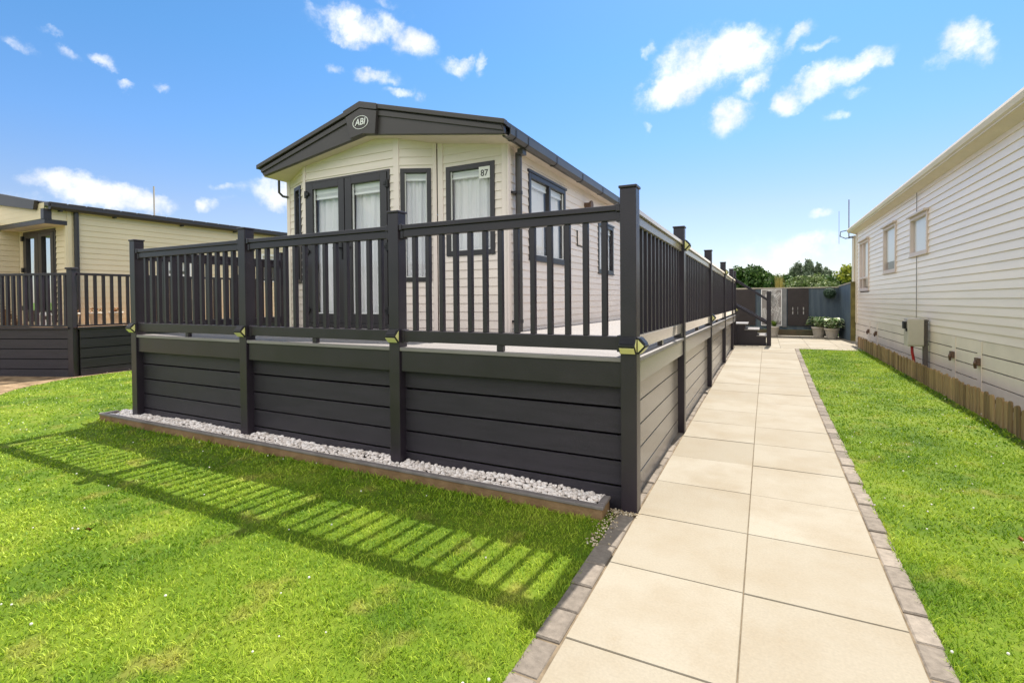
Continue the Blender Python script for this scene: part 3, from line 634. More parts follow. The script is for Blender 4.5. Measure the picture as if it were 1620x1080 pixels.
# ------------------------------------------------------------------ caravans: wall and window builders
def frame(o, u, n): return (Vector(o), Vector(u).normalized(), Vector(n).normalized())
def cladding(mb, Fr, u0, u1, z0, z1, pitch, holes=(), lim=None, d=.011, zfn=None):
    o, u, n = Fr; r = 0
    def pt(a, z, off):
        zz = z if zfn is None else zfn((o+u*a), z)
        q = o+u*a+n*off; return (q.x, q.y, q.z+zz)
    zb = z0
    while zb < z1-1e-6:
        zt = min(zb+pitch, z1); cuts = sorted({zb, zt} | {h[2] for h in holes if zb < h[2] < zt} | {h[3] for h in holes if zb < h[3] < zt})
        for za, zc in zip(cuts[:-1], cuts[1:]):
            zm = (za+zc)/2; lo, hi = (u0, u1) if lim is None else lim(zt)
            lo, hi = max(lo, u0), min(hi, u1)
            if hi-lo < .01: continue
            iv = [(lo, hi)]
            for h in holes:
                if h[2] < zm < h[3]:
                    nv = []
                    for a, b_ in iv:
                        if h[0] > a: nv.append((a, min(b_, h[0])))
                        if h[1] < b_: nv.append((max(a, h[1]), b_))
                    iv = [q for q in nv if q[1]-q[0] > 1e-4]
            for a, b_ in iv:
                k = max(1, int((b_-a)/2.0)) if zfn else 1
                for i in range(k):
                    p, q = a+(b_-a)*i/k, a+(b_-a)*(i+1)/k
                    oa, oc = d*(1-(za-zb)/pitch), d*(1-(zc-zb)/pitch)
                    mb.add([pt(p, za, oa), pt(q, za, oa), pt(q, zc, oc), pt(p, zc, oc)], [(0, 1, 2, 3)])
                    if za == zb: mb.add([pt(p, za, -.001), pt(q, za, -.001), pt(q, za+.0015, d), pt(p, za+.0015, d)], [(0, 1, 2, 3)])
        zb += pitch
    return mb
def window(par, Fr, ua, ub, za, zb, fr=.055, m='upvc_dark', mull=(), trans=(), blind=.085, gm='glass', head=0, proud=.022, zoff=0, name='window', sash=0):
    za += zoff; zb += zoff
    mb = MB(); i, o_ = -.07, proud
    mb.fbox(Fr, ua, ua+fr, i, o_, za, zb); mb.fbox(Fr, ub-fr, ub, i, o_, za, zb)
    mb.fbox(Fr, ua+fr, ub-fr, i, o_, za, za+fr); mb.fbox(Fr, ua+fr, ub-fr, i, o_, zb-fr, zb)
    for u in mull: mb.fbox(Fr, u-fr*.45, u+fr*.45, i, o_-.004, za+fr, zb-fr)
    for z in trans: mb.fbox(Fr, ua+fr, ub-fr, i, o_-.004, z-fr*.4, z+fr*.4)
    if head: mb.fbox(Fr, ua-.03, ub+.03, 0, o_+head, zb+.001, zb+.035)
    if sash: mb.fbox(Fr, ua-.012, ub+.012, 0, o_+.012, za-.022, za-.001)
    w_ = mb.build(name, M[m], par, bevel=.003)
    gb_ = MB().add([Fr[0]+Fr[1]*a_+Fr[2]*-.014+Vector((0, 0, z_)) for a_, z_ in ((ua+fr-.005, za+fr-.005), (ub-fr+.005, za+fr-.005), (ub-fr+.005, zb-fr+.005), (ua+fr-.005, zb-fr+.005))], [(0, 1, 2, 3)]); gb_.build('pane', M[gm], w_)
    if blind:
        bb = MB(); n = max(3, int(blind/.02)); zt = zb-fr-.004
        bb.fbox(Fr, ua+fr, ub-fr, -.065, -.028, zt-.024, zt)
        for k in range(n): bb.fbox(Fr, ua+fr+.004, ub-fr-.004, -.062, -.034, zt-.028-(k+1)*(blind-.045)/n+.003, zt-.028-k*(blind-.045)/n)
        bb.fbox(Fr, ua+fr+.002, ub-fr-.002, -.065, -.028, zt-blind, zt-blind+.02)
        bb.build('blind', M['blind'], w_)
    return w_
def curtain(Fr, ua, ub, za, zb, label, n=-.16, folds=7, amp=.022, gap=None):
    """a pleated voile hanging just inside a window"""
    mb = MB(); k = folds*10
    ph = random.uniform(0, 6); o, u, nn = Fr; rows = 7
    vs = []
    for j in range(rows):
        t = j/(rows-1); z = zb+(za-zb)*t
        for i in range(k+1):
            s = i/k; a = ua+(ub-ua)*s
            off = n+amp*(.45+.55*min(1, t*2.2))*(math.sin(s*folds*6.28+ph+.6*math.sin(s*5+t*1.2))+.4*math.sin(s*folds*2.7*6.28+1.3*t))
            q = o+u*a+nn*off; vs.append((q.x, q.y, q.z+z))
    fs = [(j*(k+1)+i, j*(k+1)+i+1, (j+1)*(k+1)+i+1, (j+1)*(k+1)+i) for j in range(rows-1) for i in range(k)]
    c = o+u*((ua+ub)/2)
    mb.add(vs, fs); ob = mb.build('curtain', M['voile'], None, smooth=True, at=(c.x, c.y, za)); return tag(ob, label, 'curtain', 'voile curtains behind the caravan windows')
def text_mesh(name, body, size, Fr, uc, zc, n, m, parent, shear=0, bold=0, ex=.003):
    cu = bpy.data.curves.new(name, 'FONT'); cu.body = body; cu.size = size; cu.shear = shear; cu.offset = bold; cu.extrude = ex; cu.align_x = 'CENTER'; cu.align_y = 'CENTER'
    tmp = bpy.data.objects.new(name+'_src', cu); COL.objects.link(tmp)
    me = bpy.data.meshes.new_from_object(tmp.evaluated_get(bpy.context.evaluated_depsgraph_get())); bpy.data.objects.remove(tmp)
    o, u, nn = Fr; off = Vector((0, 0, 0)); q = parent
    while q is not None: off += WL.get(q.name, Vector((0, 0, 0))); q = q.parent
    for v in me.vertices:
        c = v.co.copy(); p = o+u*(uc+c.x)+nn*(n+c.z)+Vector((0, 0, zc+c.y)); v.co = p-off
    ob = bpy.data.objects.new(name, me); COL.objects.link(ob); ob.parent = parent; me.materials.clear(); me.materials.append(m); return ob

# ------------------------------------------------------------------ main caravan
XL, XR, YD, YR, YE = -6.43, -2.69, 5.0, 5.22, 15.3
cv = thing('static_caravan', (-4.5, 9, 0), 'cream clad static caravan with dark gable and glazed double doors on the deck', 'caravan')
FD = frame((0, YD, 0), (1, 0, 0), (0, -1, 0)); FC = frame((0, YR, 0), (1, 0, 0), (0, -1, 0)); FS = frame((XR, 0, 0), (0, 1, 0), (1, 0, 0)); FL = frame((XL, 0, 0), (0, 1, 0), (-1, 0, 0))
PT = .1025; Z0 = .86
def roofz(x): return 3.79-.27*abs(x+4.5)
def limroof(z):
    hw = (3.70-z)/.27; return (-4.5-hw, -4.5+hw)
DOOR = (-5.775, -4.262, .97, 2.985)
AR = frame((-4.116, YD, 0), (.42, .20, 0), (.20, -.42, 0)); ALn = frame((-5.827, YD, 0), (-.47, .21, 0), (-.21, -.47, 0))
mb = MB()
cladding(mb, FD, -5.80, -4.15, Z0, 3.56, PT, [DOOR], limroof)
cladding(mb, AR, 0, .47, Z0, 3.46, PT, [(.015, .405, 1.545, 2.968)])
cladding(mb, ALn, 0, .52, Z0, 3.30, PT, [(.11, .41, 1.57, 2.97)])
cladding(mb, FC, -3.66, XR, Z0, 3.36, PT, [(-3.548, -2.858, 1.855, 2.962)], limroof)
cladding(mb, FC, XL, -6.26, Z0, 3.22, PT)
cladding(mb, FS, YR, YE, Z0, 3.17, PT, [(5.78, 7.08, 1.83, 2.93), (8.74, 9.74, 1.78, 2.69)])
cladding(mb, FL, YR, YE, Z0, 3.17, PT)
mb.box(XL, XR, YE-.02, YE, .3, 3.2); mb.box(XL, XR, YR, YE, .80, .84)
mb.build('wall', M['clad'], cv)
mb = MB()   # corner and joint trims
for Fr, a, b_, zt in ((FD, -5.832, -5.782, 3.33), (FD, -4.200, -4.112, 3.44), (AR, .425, .475, 3.36), (FC, -3.675, -3.595, 3.36), (FC, -2.764, -2.684, 3.24), (FC, -6.435, -6.37, 3.16), (FC, -6.29, -6.25, 3.22)):
    MB().fbox(Fr, a, b_, -.02, .018, Z0, zt).build('corner_trim', M['cladtrim'], cv, bevel=.004)
MB().fbox(FS, YR-.018, YR+.05, -.02, .017, Z0, 3.17).build('corner_trim', M['cladtrim'], cv, bevel=.004)
# inside: dim room behind the curtains
mb = MB(); mb.box(-6.3, -2.85, 9.98, 10.0, .86, 3.1); mb.box(-6.35, -2.8, 5.35, 10, .865, .875); mb.build('interior', M['darkroom'], cv)
# roof and soffit
YF = 4.80
mb = MB()
mb.poly([(-6.49, YF+.0, 3.255), (-4.5, YF+.0, 3.79), (-2.50, YF+.0, 3.25), (-2.50, YF+.0, 3.20), (-4.5, YF+.0, 3.735), (-6.49, YF+.0, 3.20)], (0, YE+.1-YF, 0)); mb.build('roof', M['roofgrey'], cv)
mb = MB(); mb.poly([(-6.46, YF+.045, 3.105), (-4.5, YF+.045, 3.40), (-2.53, YF+.045, 3.105), (-2.53, YF+.045, 3.125), (-4.5, YF+.045, 3.42), (-6.46, YF+.045, 3.125)], (0, .62, 0))
mb.box(-2.69, -2.53, YR+.3, YE, 3.105, 3.12); mb.box(-6.46, -6.43, YR+.3, YE, 3.105, 3.12)
mb.build('soffit', M['soffit'], cv)
# gable fascia: roof edge band, moulding, tapered face, centre box with badge
fa = MB()
fa.poly([(-6.47, YF-.010, 3.205), (-4.5, YF-.010, 3.737), (-2.52, YF-.010, 3.205), (-2.505, YF-.010, 3.105), (-4.24, YF-.010, 3.362), (-4.5, YF-.010, 3.395), (-4.70, YF-.010, 3.362), (-6.40, YF-.010, 3.105)], (0, .055, 0))
fas = fa.build('gable_fascia', M['roofgrey'], cv, bevel=.004)
mb = MB(); mb.poly([(-6.505, YF-.050, 3.262), (-4.5, YF-.050, 3.797), (-2.485, YF-.050, 3.250), (-2.485, YF-.050, 3.195), (-4.5, YF-.050, 3.738), (-6.505, YF-.050, 3.205)], (0, .080, 0)); mb.build('roof_edge', M['roofgrey'], fas, bevel=.006)
mb = MB(); mb.poly([(-6.44, YF-.028, 3.200), (-4.5, YF-.028, 3.725), (-2.54, YF-.028, 3.192), (-2.51, YF-.028, 3.135), (-4.5, YF-.028, 3.655), (-6.43, YF-.028, 3.150)], (0, .0175, 0)); mb.build('moulding', M['roofgrey'], fas, bevel=.004)
mb = MB(); mb.poly([(-4.795, YF-.066, 3.724), (-4.52, YF-.066, 3.803), (-4.245, YF-.066, 3.729), (-4.245, YF-.066, 3.65), (-4.52, YF-.066, 3.722), (-4.795, YF-.066, 3.645)], (0, .1, 0)); mb.build('roof_edge', M['roofgrey'], fas, bevel=.005)
mb = MB(); mb.poly([(-4.762, YF-.058, 3.64), (-4.52, YF-.058, 3.715), (-4.25, YF-.058, 3.64), (-4.278, YF-.058, 3.362), (-4.48, YF-.058, 3.395), (-4.685, YF-.058, 3.362)], (0, .047, 0)); cb = mb.build('badge_box', M['roofgrey'], fas, bevel=.004)
FB = frame((0, YF-.058, 0), (1, 0, 0), (0, -1, 0))
mb = MB(); K = 40; cx, cz = -4.505, 3.535
for r0, r1, nn, nm in ((1.0, .93, .006, 'badge_ring'),):
    vs = []
    for s in (r0, r1):
        for h in (0, nn):
            vs += [(cx+.128*s*math.cos(6.2832*i/K), YF-.0583-h, cz+.082*s*math.sin(6.2832*i/K)) for i in range(K)]
    mb.add(vs, [(a*K+i, a*K+(i+1) % K, b_*K+(i+1) % K, b_*K+i) for a, b_ in ((0, 1), (1, 3), (3, 2)) for i in range(K)])
    mb.build(nm, M['silver'], fas)
text_mesh('badge_letters', 'ABI', .112, FB, cx-.006, cz+.003, .004, M['silver'], fas, shear=.2, bold=.0012)
# double doors
dr = MB()
dr.fbox(FD, DOOR[0], DOOR[0]+.035, -.06, .02, DOOR[2], DOOR[3]); dr.fbox(FD, DOOR[1]-.035, DOOR[1], -.06, .02, DOOR[2], DOOR[3]); dr.fbox(FD, DOOR[0]+.035, DOOR[1]-.035, -.06, .02, DOOR[3]-.03, DOOR[3]); dr.fbox(FD, DOOR[0], DOOR[1], -.06, .045, DOOR[2]-.02, DOOR[2]+.03)
dr.build('door_frame', M['upvc_dark'], cv, bevel=.003)
for s, (a, b_, p0, p1) in enumerate(((-5.737, -5.034, -5.625, -5.140), (-5.020, -4.300, -4.905, -4.412))):
    mb = MB(); z0, z1, q0, q1 = 1.003, 2.952, 1.135, 2.86
    mb.fbox(FD, a, p0, -.05, .032, z0, z1); mb.fbox(FD, p1, b_, -.05, .032, z0, z1); mb.fbox(FD, p0, p1, -.05, .032, z0, q0); mb.fbox(FD, p0, p1, -.05, .032, q1, z1)
    d_ = mb.build('door', M['upvc_dark'], cv, bevel=.004)
    mb = MB().add([Vector((a_, YD+.012, z_)) for a_, z_ in ((p0-.004, q0-.004), (p1+.004, q0-.004), (p1+.004, q1+.004), (p0-.004, q1+.004))], [(0, 1, 2, 3)]); mb.build('pane', M['glass'], d_)
    mb = MB()
    for e in ((p0, p0+.014, q0, q1), (p1-.014, p1, q0, q1), (p0+.014, p1-.014, q0, q0+.014)): mb.fbox(FD, e[0], e[1], -.0115, .004, e[2], e[3])
    mb.build('glazing_bead', M['white'], d_)
    mb = MB(); mb.fbox(FD, p0, p1, -.075, -.03, q1-.065, q1)
    for k in range(3): mb.fbox(FD, p0+.004, p1-.004, -.072, -.034, q1-.075-k*.014, q1-.067-k*.014)
    mb.fbox(FD, p0+.002, p1-.002, -.076, -.03, q1-.135, q1-.108); mb.build('blind', M['blind'], d_)
    mb = MB(); ux = b_-.045 if s == 0 else a+.045
    mb.fbox(FD, ux-.014, ux+.014, .0325, .042, 1.87, 2.09); q = FD[0]+FD[1]*ux
    mb.tube([(ux, YD-.042, 2.02), (ux, YD-.085, 2.02), (ux-.11*(1 if s == 0 else -1), YD-.085, 2.02)], .010, 8); mb.build('handle', M['black'], d_)
    hx = a-.01 if s == 0 else b_+.01
    for z in (1.18, 1.995, 2.80):
        mb = MB(); mb.fbox(FD, hx-.022, hx+.022, .021, .05, z-.05, z+.05); mb.fbox(FD, hx-.045 if s else hx, hx if s else hx+.06, .0325, .055, z-.02, z+.025); mb.build('hinge', M['black'], d_, bevel=.004)
    curtain(FD, p0-.03, p1+.03, 1.02, 2.80, 'voile behind the %s patio door pane' % ('first' if s == 0 else 'second') if False else ('white voile curtain behind the glass door leaf nearest the left house' if s == 0 else 'white voile curtain behind the glass door leaf with the right handle'), -.10, 4, .022)
wA = window(cv, AR, .015, .405, 1.545, 2.968); wC = window(cv, FC, -3.548, -2.858, 1.855, 2.962, .062); wL = window(cv, ALn, .11, .41, 1.57, 2.97)
wS1 = window(cv, FS, 5.78, 7.08, 1.83, 2.93, .06, mull=(6.47,), sash=1, head=.012); wS2 = window(cv, FS, 8.74, 9.74, 1.78, 2.69, .06, mull=(9.22,), sash=1, head=.012)
for Fr, a, b_, za, zb in ((AR, .07, .35, 1.60, 2.912), (FC, -3.486, -2.92, 1.917, 2.90), (FS, 5.84, 7.02, 1.89, 2.87)):
    mb = MB()
    for e in ((a, a+.012, za, zb), (b_-.012, b_, za, zb), (a+.012, b_-.012, za, za+.012)): mb.fbox(Fr, e[0], e[1], -.0135, .003, e[2], e[3])
    mb.build('glazing_bead', M['white'], {AR: wA, FC: wC, FS: wS1}[Fr] if False else (wA if Fr is AR else wC if Fr is FC else wS1))
curtain(AR, .05, .37, 1.5, 2.84, 'white voile curtain in the narrow window right of the doors', -.085, 4)
curtain(FC, -3.52, -2.89, 1.8, 2.84, 'white voile curtain in the window with the number plate', -.088, 6)
curtain(ALn, .14, .38, 1.55, 2.88, 'white voile curtain in the narrow window left of the doors', -.06, 3, .012)
curtain(FS, 5.82, 6.462, 1.8, 2.85, 'pleated voile curtain in the near half of the two pane side window', -.075, 6, .014)
curtain(FS, 6.478, 7.06, 1.8, 2.85, 'pleated voile curtain in the far half of the two pane side window', -.075, 5, .014)
curtain(FS, 8.78, 9.70, 1.75, 2.65, 'white voile curtain in the far small side window', -.07, 8, .012)
ns = thing('number_plate', (-2.99, YR-.03, 2.83), 'small white number 87 plate on the corner window glass', 'number plate')
MB().fbox(FC, -3.066, -2.915, .0225, .0275, 2.763, 2.903).build('plate', M['sign'], ns, bevel=.001)
text_mesh('digits', '87', .105, FC, -2.988, 2.823, .030, M['black'], ns, bold=.0004, ex=.001)
# gutter, brackets, downpipe
gx, gz = -2.475, 3.165
mb = MB(); prof = [(-.055, .045), (-.055, -.02), (-.04, -.055), (.02, -.065), (.058, -.035), (.058, .045), (.050, .045), (.050, -.030), (.018, -.056), (-.034, -.047), (-.046, -.018), (-.046, .045)]
mb.poly([(gx-.04+a, YF+.05, gz-.02+b_) for a, b_ in prof], (0, YE-YF, 0)); gut = mb.build('gutter', M['gutter'], cv)
y = YF+.30; first = None
for y in [4.98, 5.30, 6.20, 7.25, 8.30, 9.35, 10.4, 11.45, 12.5, 13.55, 14.6]:
    mb = MB(); mb.poly([(gx-.04+a*1.10+.0, y, gz-.021+b_*1.10) for a, b_ in prof[:6]], (0, .035, 0)); mb.build('bracket', M['upvc_dark'], gut)
mb = MB(); mb.box(-2.60, -2.53, 5.30, 5.40, 3.02, 3.085); mb.tube([(-2.615, 5.36, 3.05), (-2.615, 5.36, .93)], .040, 14); dp = mb.build('downpipe', M['gutter'], cv)
for z in (2.58, 1.05):
    mb = MB(); mb.tube([(-2.615, 5.36, z-.02), (-2.615, 5.36, z+.02)], .047, 14); mb.box(-2.69, -2.62, 5.29, 5.43, z-.012, z+.012); mb.build('pipe_clip', M['upvc_dark'], dp)
mb = MB(); mb.tube([(-6.47, 5.1, 3.13), (-6.47, 5.1, 2.93), (-6.45, 5.15, 2.88), (-6.40, 5.2, 2.87)], .018, 8); mb.build('downpipe', M['gutter'], cv)
# wall fittings on the path side
mb = MB(); mb.fbox(FS, 7.62, 7.90, .012, .03, 2.17, 2.39); mb.build('vent_cover', M['clad'], cv, bevel=.01); mb = MB(); mb.fbox(FS, 7.60, 7.92, .008, .018, 2.155, 2.165); mb.fbox(FS, 7.60, 7.612, .008, .022, 2.165, 2.40); mb.build('vent_edge', M['black'], cv)
mb = MB(); q = FS[0]
mb.tube([(XR, 8.03, 2.86), (XR+.10, 8.03, 2.86)], .05, 12); mb.tube([(XR+.10, 8.03, 2.86), (XR+.13, 8.03, 2.86)], .075, 12); mb.build('flue', M['rust'], cv)

# ------------------------------------------------------------------ right hand neighbour
RX = 2.35
nr = thing('static_caravan', (3.9, 10, 0), 'stone grey caravan behind the pickets, its long side with three small windows', 'caravan')
FR = frame((RX, 0, 0), (0, 1, 0), (-1, 0, 0))
def rz(p, z): return z-.0125*(p.y-7)*max(0., 1-z/2.7)
WA, WB, WC = (15.27, 16.60, 1.455, 2.755), (12.36, 13.52, 1.80, 2.775), (10.18, 11.25, 2.01, 2.685)
mb = MB(); cladding(mb, FR, 2.2, 17.05, .775, 3.12, .1025, [WA, WB, WC], None, .014, rz)
F2 = frame((0, 17.35, 0), (1, 0, 0), (0, 1, 0)); cladding(mb, F2, RX, 6.0, .5, 3.15, .12)
mb.box(6.0, 6.02, 2.2, 17.35, .3, 3.1); mb.box(RX, 6, 2.2, 2.22, .3, 3.1); mb.box(RX+.02, 6, 2.2, 17.3, .45, .5)
mb.build('wall', M['clad_right'], nr)
MB().fbox(FR, 17.05, 17.36, -.01, .02, .55, 3.05).build('corner_trim', M['trim_right'], nr, bevel=.004); MB().fbox(FR, 17.40, 17.75, .0, .05, .66, 3.05).build('corner_trim', M['trim_right'], nr, bevel=.004)
mb = MB(); mb.fbox(FR, 17.361, 17.399, -.04, .0, .55, 3.05); mb.build('corner_shadow_gap', M['rust'], nr)
# skirting with grooves and access doors
mb = MB()
for z0, z1 in ((.616, .770), (.452, .602), (.289, .438), (.129, .275), (-.03, .115)):
    for ya_, yb_ in ((2.2, 7.0), (7.0, 12.0), (12.0, 17.36)):
        o, u, n = FR; mb.hexa([(RX-nn, yy, rz(Vector((0, yy, 0)), zz)) for yy in (ya_, yb_) for nn in (-.02, .006) for zz in (z0, z1)])
mb.build('skirting', M['skirt_right'], nr)
mb = MB(); mb.box(RX+.03, RX+.04, 2.2, 17.3, -.05, .7); mb.build('skirting_backing', M['black'], nr)
for yv, in ((8.93,), (8.0,), (15.2,), (14.25,)):
    dz = rz(Vector((0, yv, 0)), .4)-.4
    MB().fbox(FR, yv-.065, yv+.065, .0065, .014, .02+dz, .765+dz).build('access_strip', M['skirt_right'], nr, bevel=.002)
    mb = MB(); mb.fbox(FR, yv-.05, yv+.05, .0145, .05, .47+dz, .56+dz); mb.tube([(RX-.055, yv-.02, .53+dz), (RX-.075, yv-.06, .50+dz), (RX-.06, yv-.03, .44+dz)], .016, 8); mb.build('latch', M['rust'], nr, bevel=.003)
for (a, b_, z0, z1), tr, bl in ((WA, (1.78,), .80), (WB, (), .78), (WC, (), .97)):
    w_ = window(nr, FR, a, b_, z0, z1, .055, 'pinkframe', mull=((a+b_)/2+.2,) if tr else (), trans=tr, blind=0, gm='glassr', head=.05, proud=.03, sash=1)
    mb = MB(); mb.fbox(FR, a+.056, b_-.056, -.045, -.035, z0+(z1-z0)*(1-bl)+.02, z1-.02); mb.build('blind', M['blind'], w_)
mb = MB(); mb.box(RX+.9, RX+.92, 9, 17.2, .6, 3.0); mb.build('interior', M['darkroom'], nr)
mb = MB(); mb.poly([(2.195, 2.1, 3.288), (2.195, 2.1, 3.27), (4.2, 2.1, 3.62), (6.15, 2.1, 3.27), (6.15, 2.1, 3.29), (4.2, 2.1, 3.66)], (0, 15.45, 0)); mb.build('roof', M['trim_right'], nr)
mb = MB(); mb.box(2.185, 2.215, 2.1, 17.56, 3.135, 3.269); mb.poly([(2.160, 2.1, 3.262), (2.150, 2.1, 3.225), (2.165, 2.1, 3.17), (2.1845, 2.1, 3.150), (2.1845, 2.1, 3.272)], (0, 15.48, 0)); mb.build('eaves_gutter', M['trim_right'], nr, bevel=.004)
mb = MB(); mb.poly([(2.2155, 2.1, 3.145), (2.36, 2.1, 3.085), (2.36, 2.1, 3.10), (2.2155, 2.1, 3.16)], (0, 15.4, 0)); mb.build('soffit', M['soffit'], nr)
mb = MB(); mb.fbox(FR, 10.836, 10.846, .013, .019, .93, 2.0); mb.fbox(FR, 10.836, 10.846, .013, .019, 2.74, 3.08); mb.build('panel_seam', M['postgrey'], nr)
mb = MB(); mb.tube([(2.3, 17.4, 3.0), (2.12, 17.6, 3.0), (2.0, 17.7, 3.08), (2.02, 17.75, 3.22), (2.2, 17.7, 3.25)], .014, 6); mb.build('cable', M['black'], nr)
mb = MB(); mb.tube([(2.22, 17.7, 3.0), (2.22, 17.7, 4.15)], .013, 8); mb.tube([(2.03, 18.2, 2.9), (2.03, 18.2, 3.9)], .005, 6); mb.tube([(2.22, 17.7, 3.05), (2.35, 17.5, 3.05)], .014, 6); mb.build('aerial_pole', M['postgrey'], nr)
# meter box on its post in front of the wall
mt = thing('meter_box', (2.2, 10.1, 0), 'grey meter box on a post behind the pickets with a red cable', 'meter box')
b_ = MB().box(2.045, 2.255, 10.00, 10.26, .505, .945).build('box', M['meter'], mt, bevel=.01)
MB().box(2.05, 2.25, 9.985, 9.9995, .52, .93).build('cover', M['meter'], b_, bevel=.006)
MB().box(2.005, 2.0445, 10.06, 10.17, .78, .90).box(2.025, 2.0445, 10.02, 10.06, .74, .79).build('meter', M['black'], b_, bevel=.004)
mb = MB(); mb.box(2.256, 2.315, 10.05, 10.11, -.05, .93); mb.box(2.24, 2.325, 10.04, 10.12, .90, .925); mb.box(2.24, 2.325, 10.04, 10.12, .52, .545); mb.build('post', M['postgrey'], mt, bevel=.004)
mb = MB(); mb.tube([(2.12, 10.1, .52), (2.125, 10.1, .40), (2.15, 10.11, .25), (2.165, 10.12, 0)], .020, 8); mb.build('cable', M['redcable'], mt, smooth=True)

# low picket fence
pf = thing('picket_fence', (2.1, 10, 0), 'low weathered picket edging along the foot of the grey caravan', 'fence')
MB().box(2.135, 2.155, 4.5, 15.5, .06, .10).box(2.135, 2.155, 4.5, 15.5, .19, .225).build('rail', M['wood'], pf)
src = []
for k in range(4):
    mb = MB(); hw = .031+.002*k; H = .262+.008*k
    prof = [(-hw, -.05), (hw, -.05), (hw, H-.03), (hw*.75, H-.008), (hw*.3, H), (-hw*.3, H), (-hw*.75, H-.008), (-hw, H-.03)]
    mb.poly([(0, a, z) for a, z in prof], (.020, 0, 0)); src.append(mb)
srcO = [None]*4; y = 5.4; n_p = 0
while y < 15.5 and n_p < 100:
    k = random.randrange(4)
    if srcO[k] is None: srcO[k] = o = src[k].build('picket', M['wood'], None, bevel=.004)
    else: o = srcO[k].copy(); COL.objects.link(o)
    gap = .03 if n_p % 19 == 18 else 0
    o.parent = pf; o.location = Vector((2.112+random.uniform(-.004, .004), y, random.uniform(-.008, .006)+.006*(1 if y > 8 else 0)))-WL[pf.name]; o.rotation_euler = (random.uniform(-.02, .02), random.uniform(-.03, .03), random.uniform(-.08, .08))
    y += .097+gap+random.uniform(-.004, .006); n_p += 1

# ------------------------------------------------------------------ back fence, screens, pots
YB = 18.75
bf = thing('garden_fence', (0, YB, 0), 'blue black stained board fence closing the far end of the path', 'fence')
mb = MB(); x = -6.0
while x < 2.10:
    wd = .142; mb.box(x, x+wd-.0012, YB+random.uniform(.0, .008), YB+.022, .22+random.uniform(-.01, .0), 1.565); x += wd
mb.build('board_panel', M['fence'], bf)
mb = MB(); x = 0
while x < 1.35:
    mb.hexa([Vector((2.085+.10*t+dx, YB-t*1.0, z)) for t in (x, min(x+.138, 1.35)) for dx in (0, .02) for z in (-.04, 1.60+.055*t)]); x += .142
mb.build('board_panel', M['fence'], bf)
MB().box(-6, 2.08, YB-.012, YB+.03, .02, .215).build('gravel_board', mat('mossy gravel board', (.09, .095, .06), .9, .15, var=.4, vscale=4, col2=(.16, .12, .075)), bf)
mb = MB(); mb.box(-6, 2.11, YB-.03, YB+.05, 1.5655, 1.60); mb.hexa([Vector((2.07+.10*t+dx, YB-t-.03, z+.055*t)) for t in (0, 1.37) for dx in (0, .05) for z in (1.601, 1.632)]); mb.build('capping', M['capwood'], bf, bevel=.003)
for xx in (-4.2, -2.4, -.75): MB().box(xx, xx+.1, YB+.025, YB+.12, -.05, 1.6).build('post', M['fence'], bf)
MB().box(2.225, 2.335, 17.33, 17.43, -.05, 1.72).build('post', M['moss'], bf, bevel=.004)
MB().box(.515, .64, YB-.034, YB-.001, .30, 1.56).build('cover_strip', mat('grey strip', (.21, .215, .22), .7, .2, var=.2), bf)
# dark slotted screen
ds = thing('garden_screen', (.97, YB-.03, .34), 'dark brown garden screen with slits hung on the back fence', 'garden screen')
mb = MB(); x0, x1, z0, z1 = .668, 1.265, .345, 1.55; cs = [(.80, .83), (.95, .965), (1.105, 1.135)]
px0 = x0
for a, b_ in cs:
    mb.box(px0, a, YB-.05, YB-.025, z0, z1); mb.box(a, b_, YB-.05, YB-.025, .955, z1); mb.box(a, b_, YB-.05, YB-.025, z0, .72); mb.box(a, b_, YB-.05, YB-.025, .85-.02, .85+.01); px0 = b_
mb.box(px0, x1, YB-.05, YB-.025, z0, z1); mb.build('panel', M['fencedark'], ds)
MB().box(.79, 1.145, YB-.0235, YB-.012, .70, .97).build('backing', M['screen'], ds)
d2 = thing('garden_screen', (-.6, YB-.03, .34), 'plain dark brown garden screen on the fence behind the steps', 'garden screen')
MB().box(-1.5, -.28, YB-.05, YB-.02, .345, 1.555).build('panel', M['fencedark'], d2, bevel=.003)
MB().box(-1.5, -.28, YB-.052, YB-.018, 1.5555, 1.58).build('capping', M['capwood'], d2)
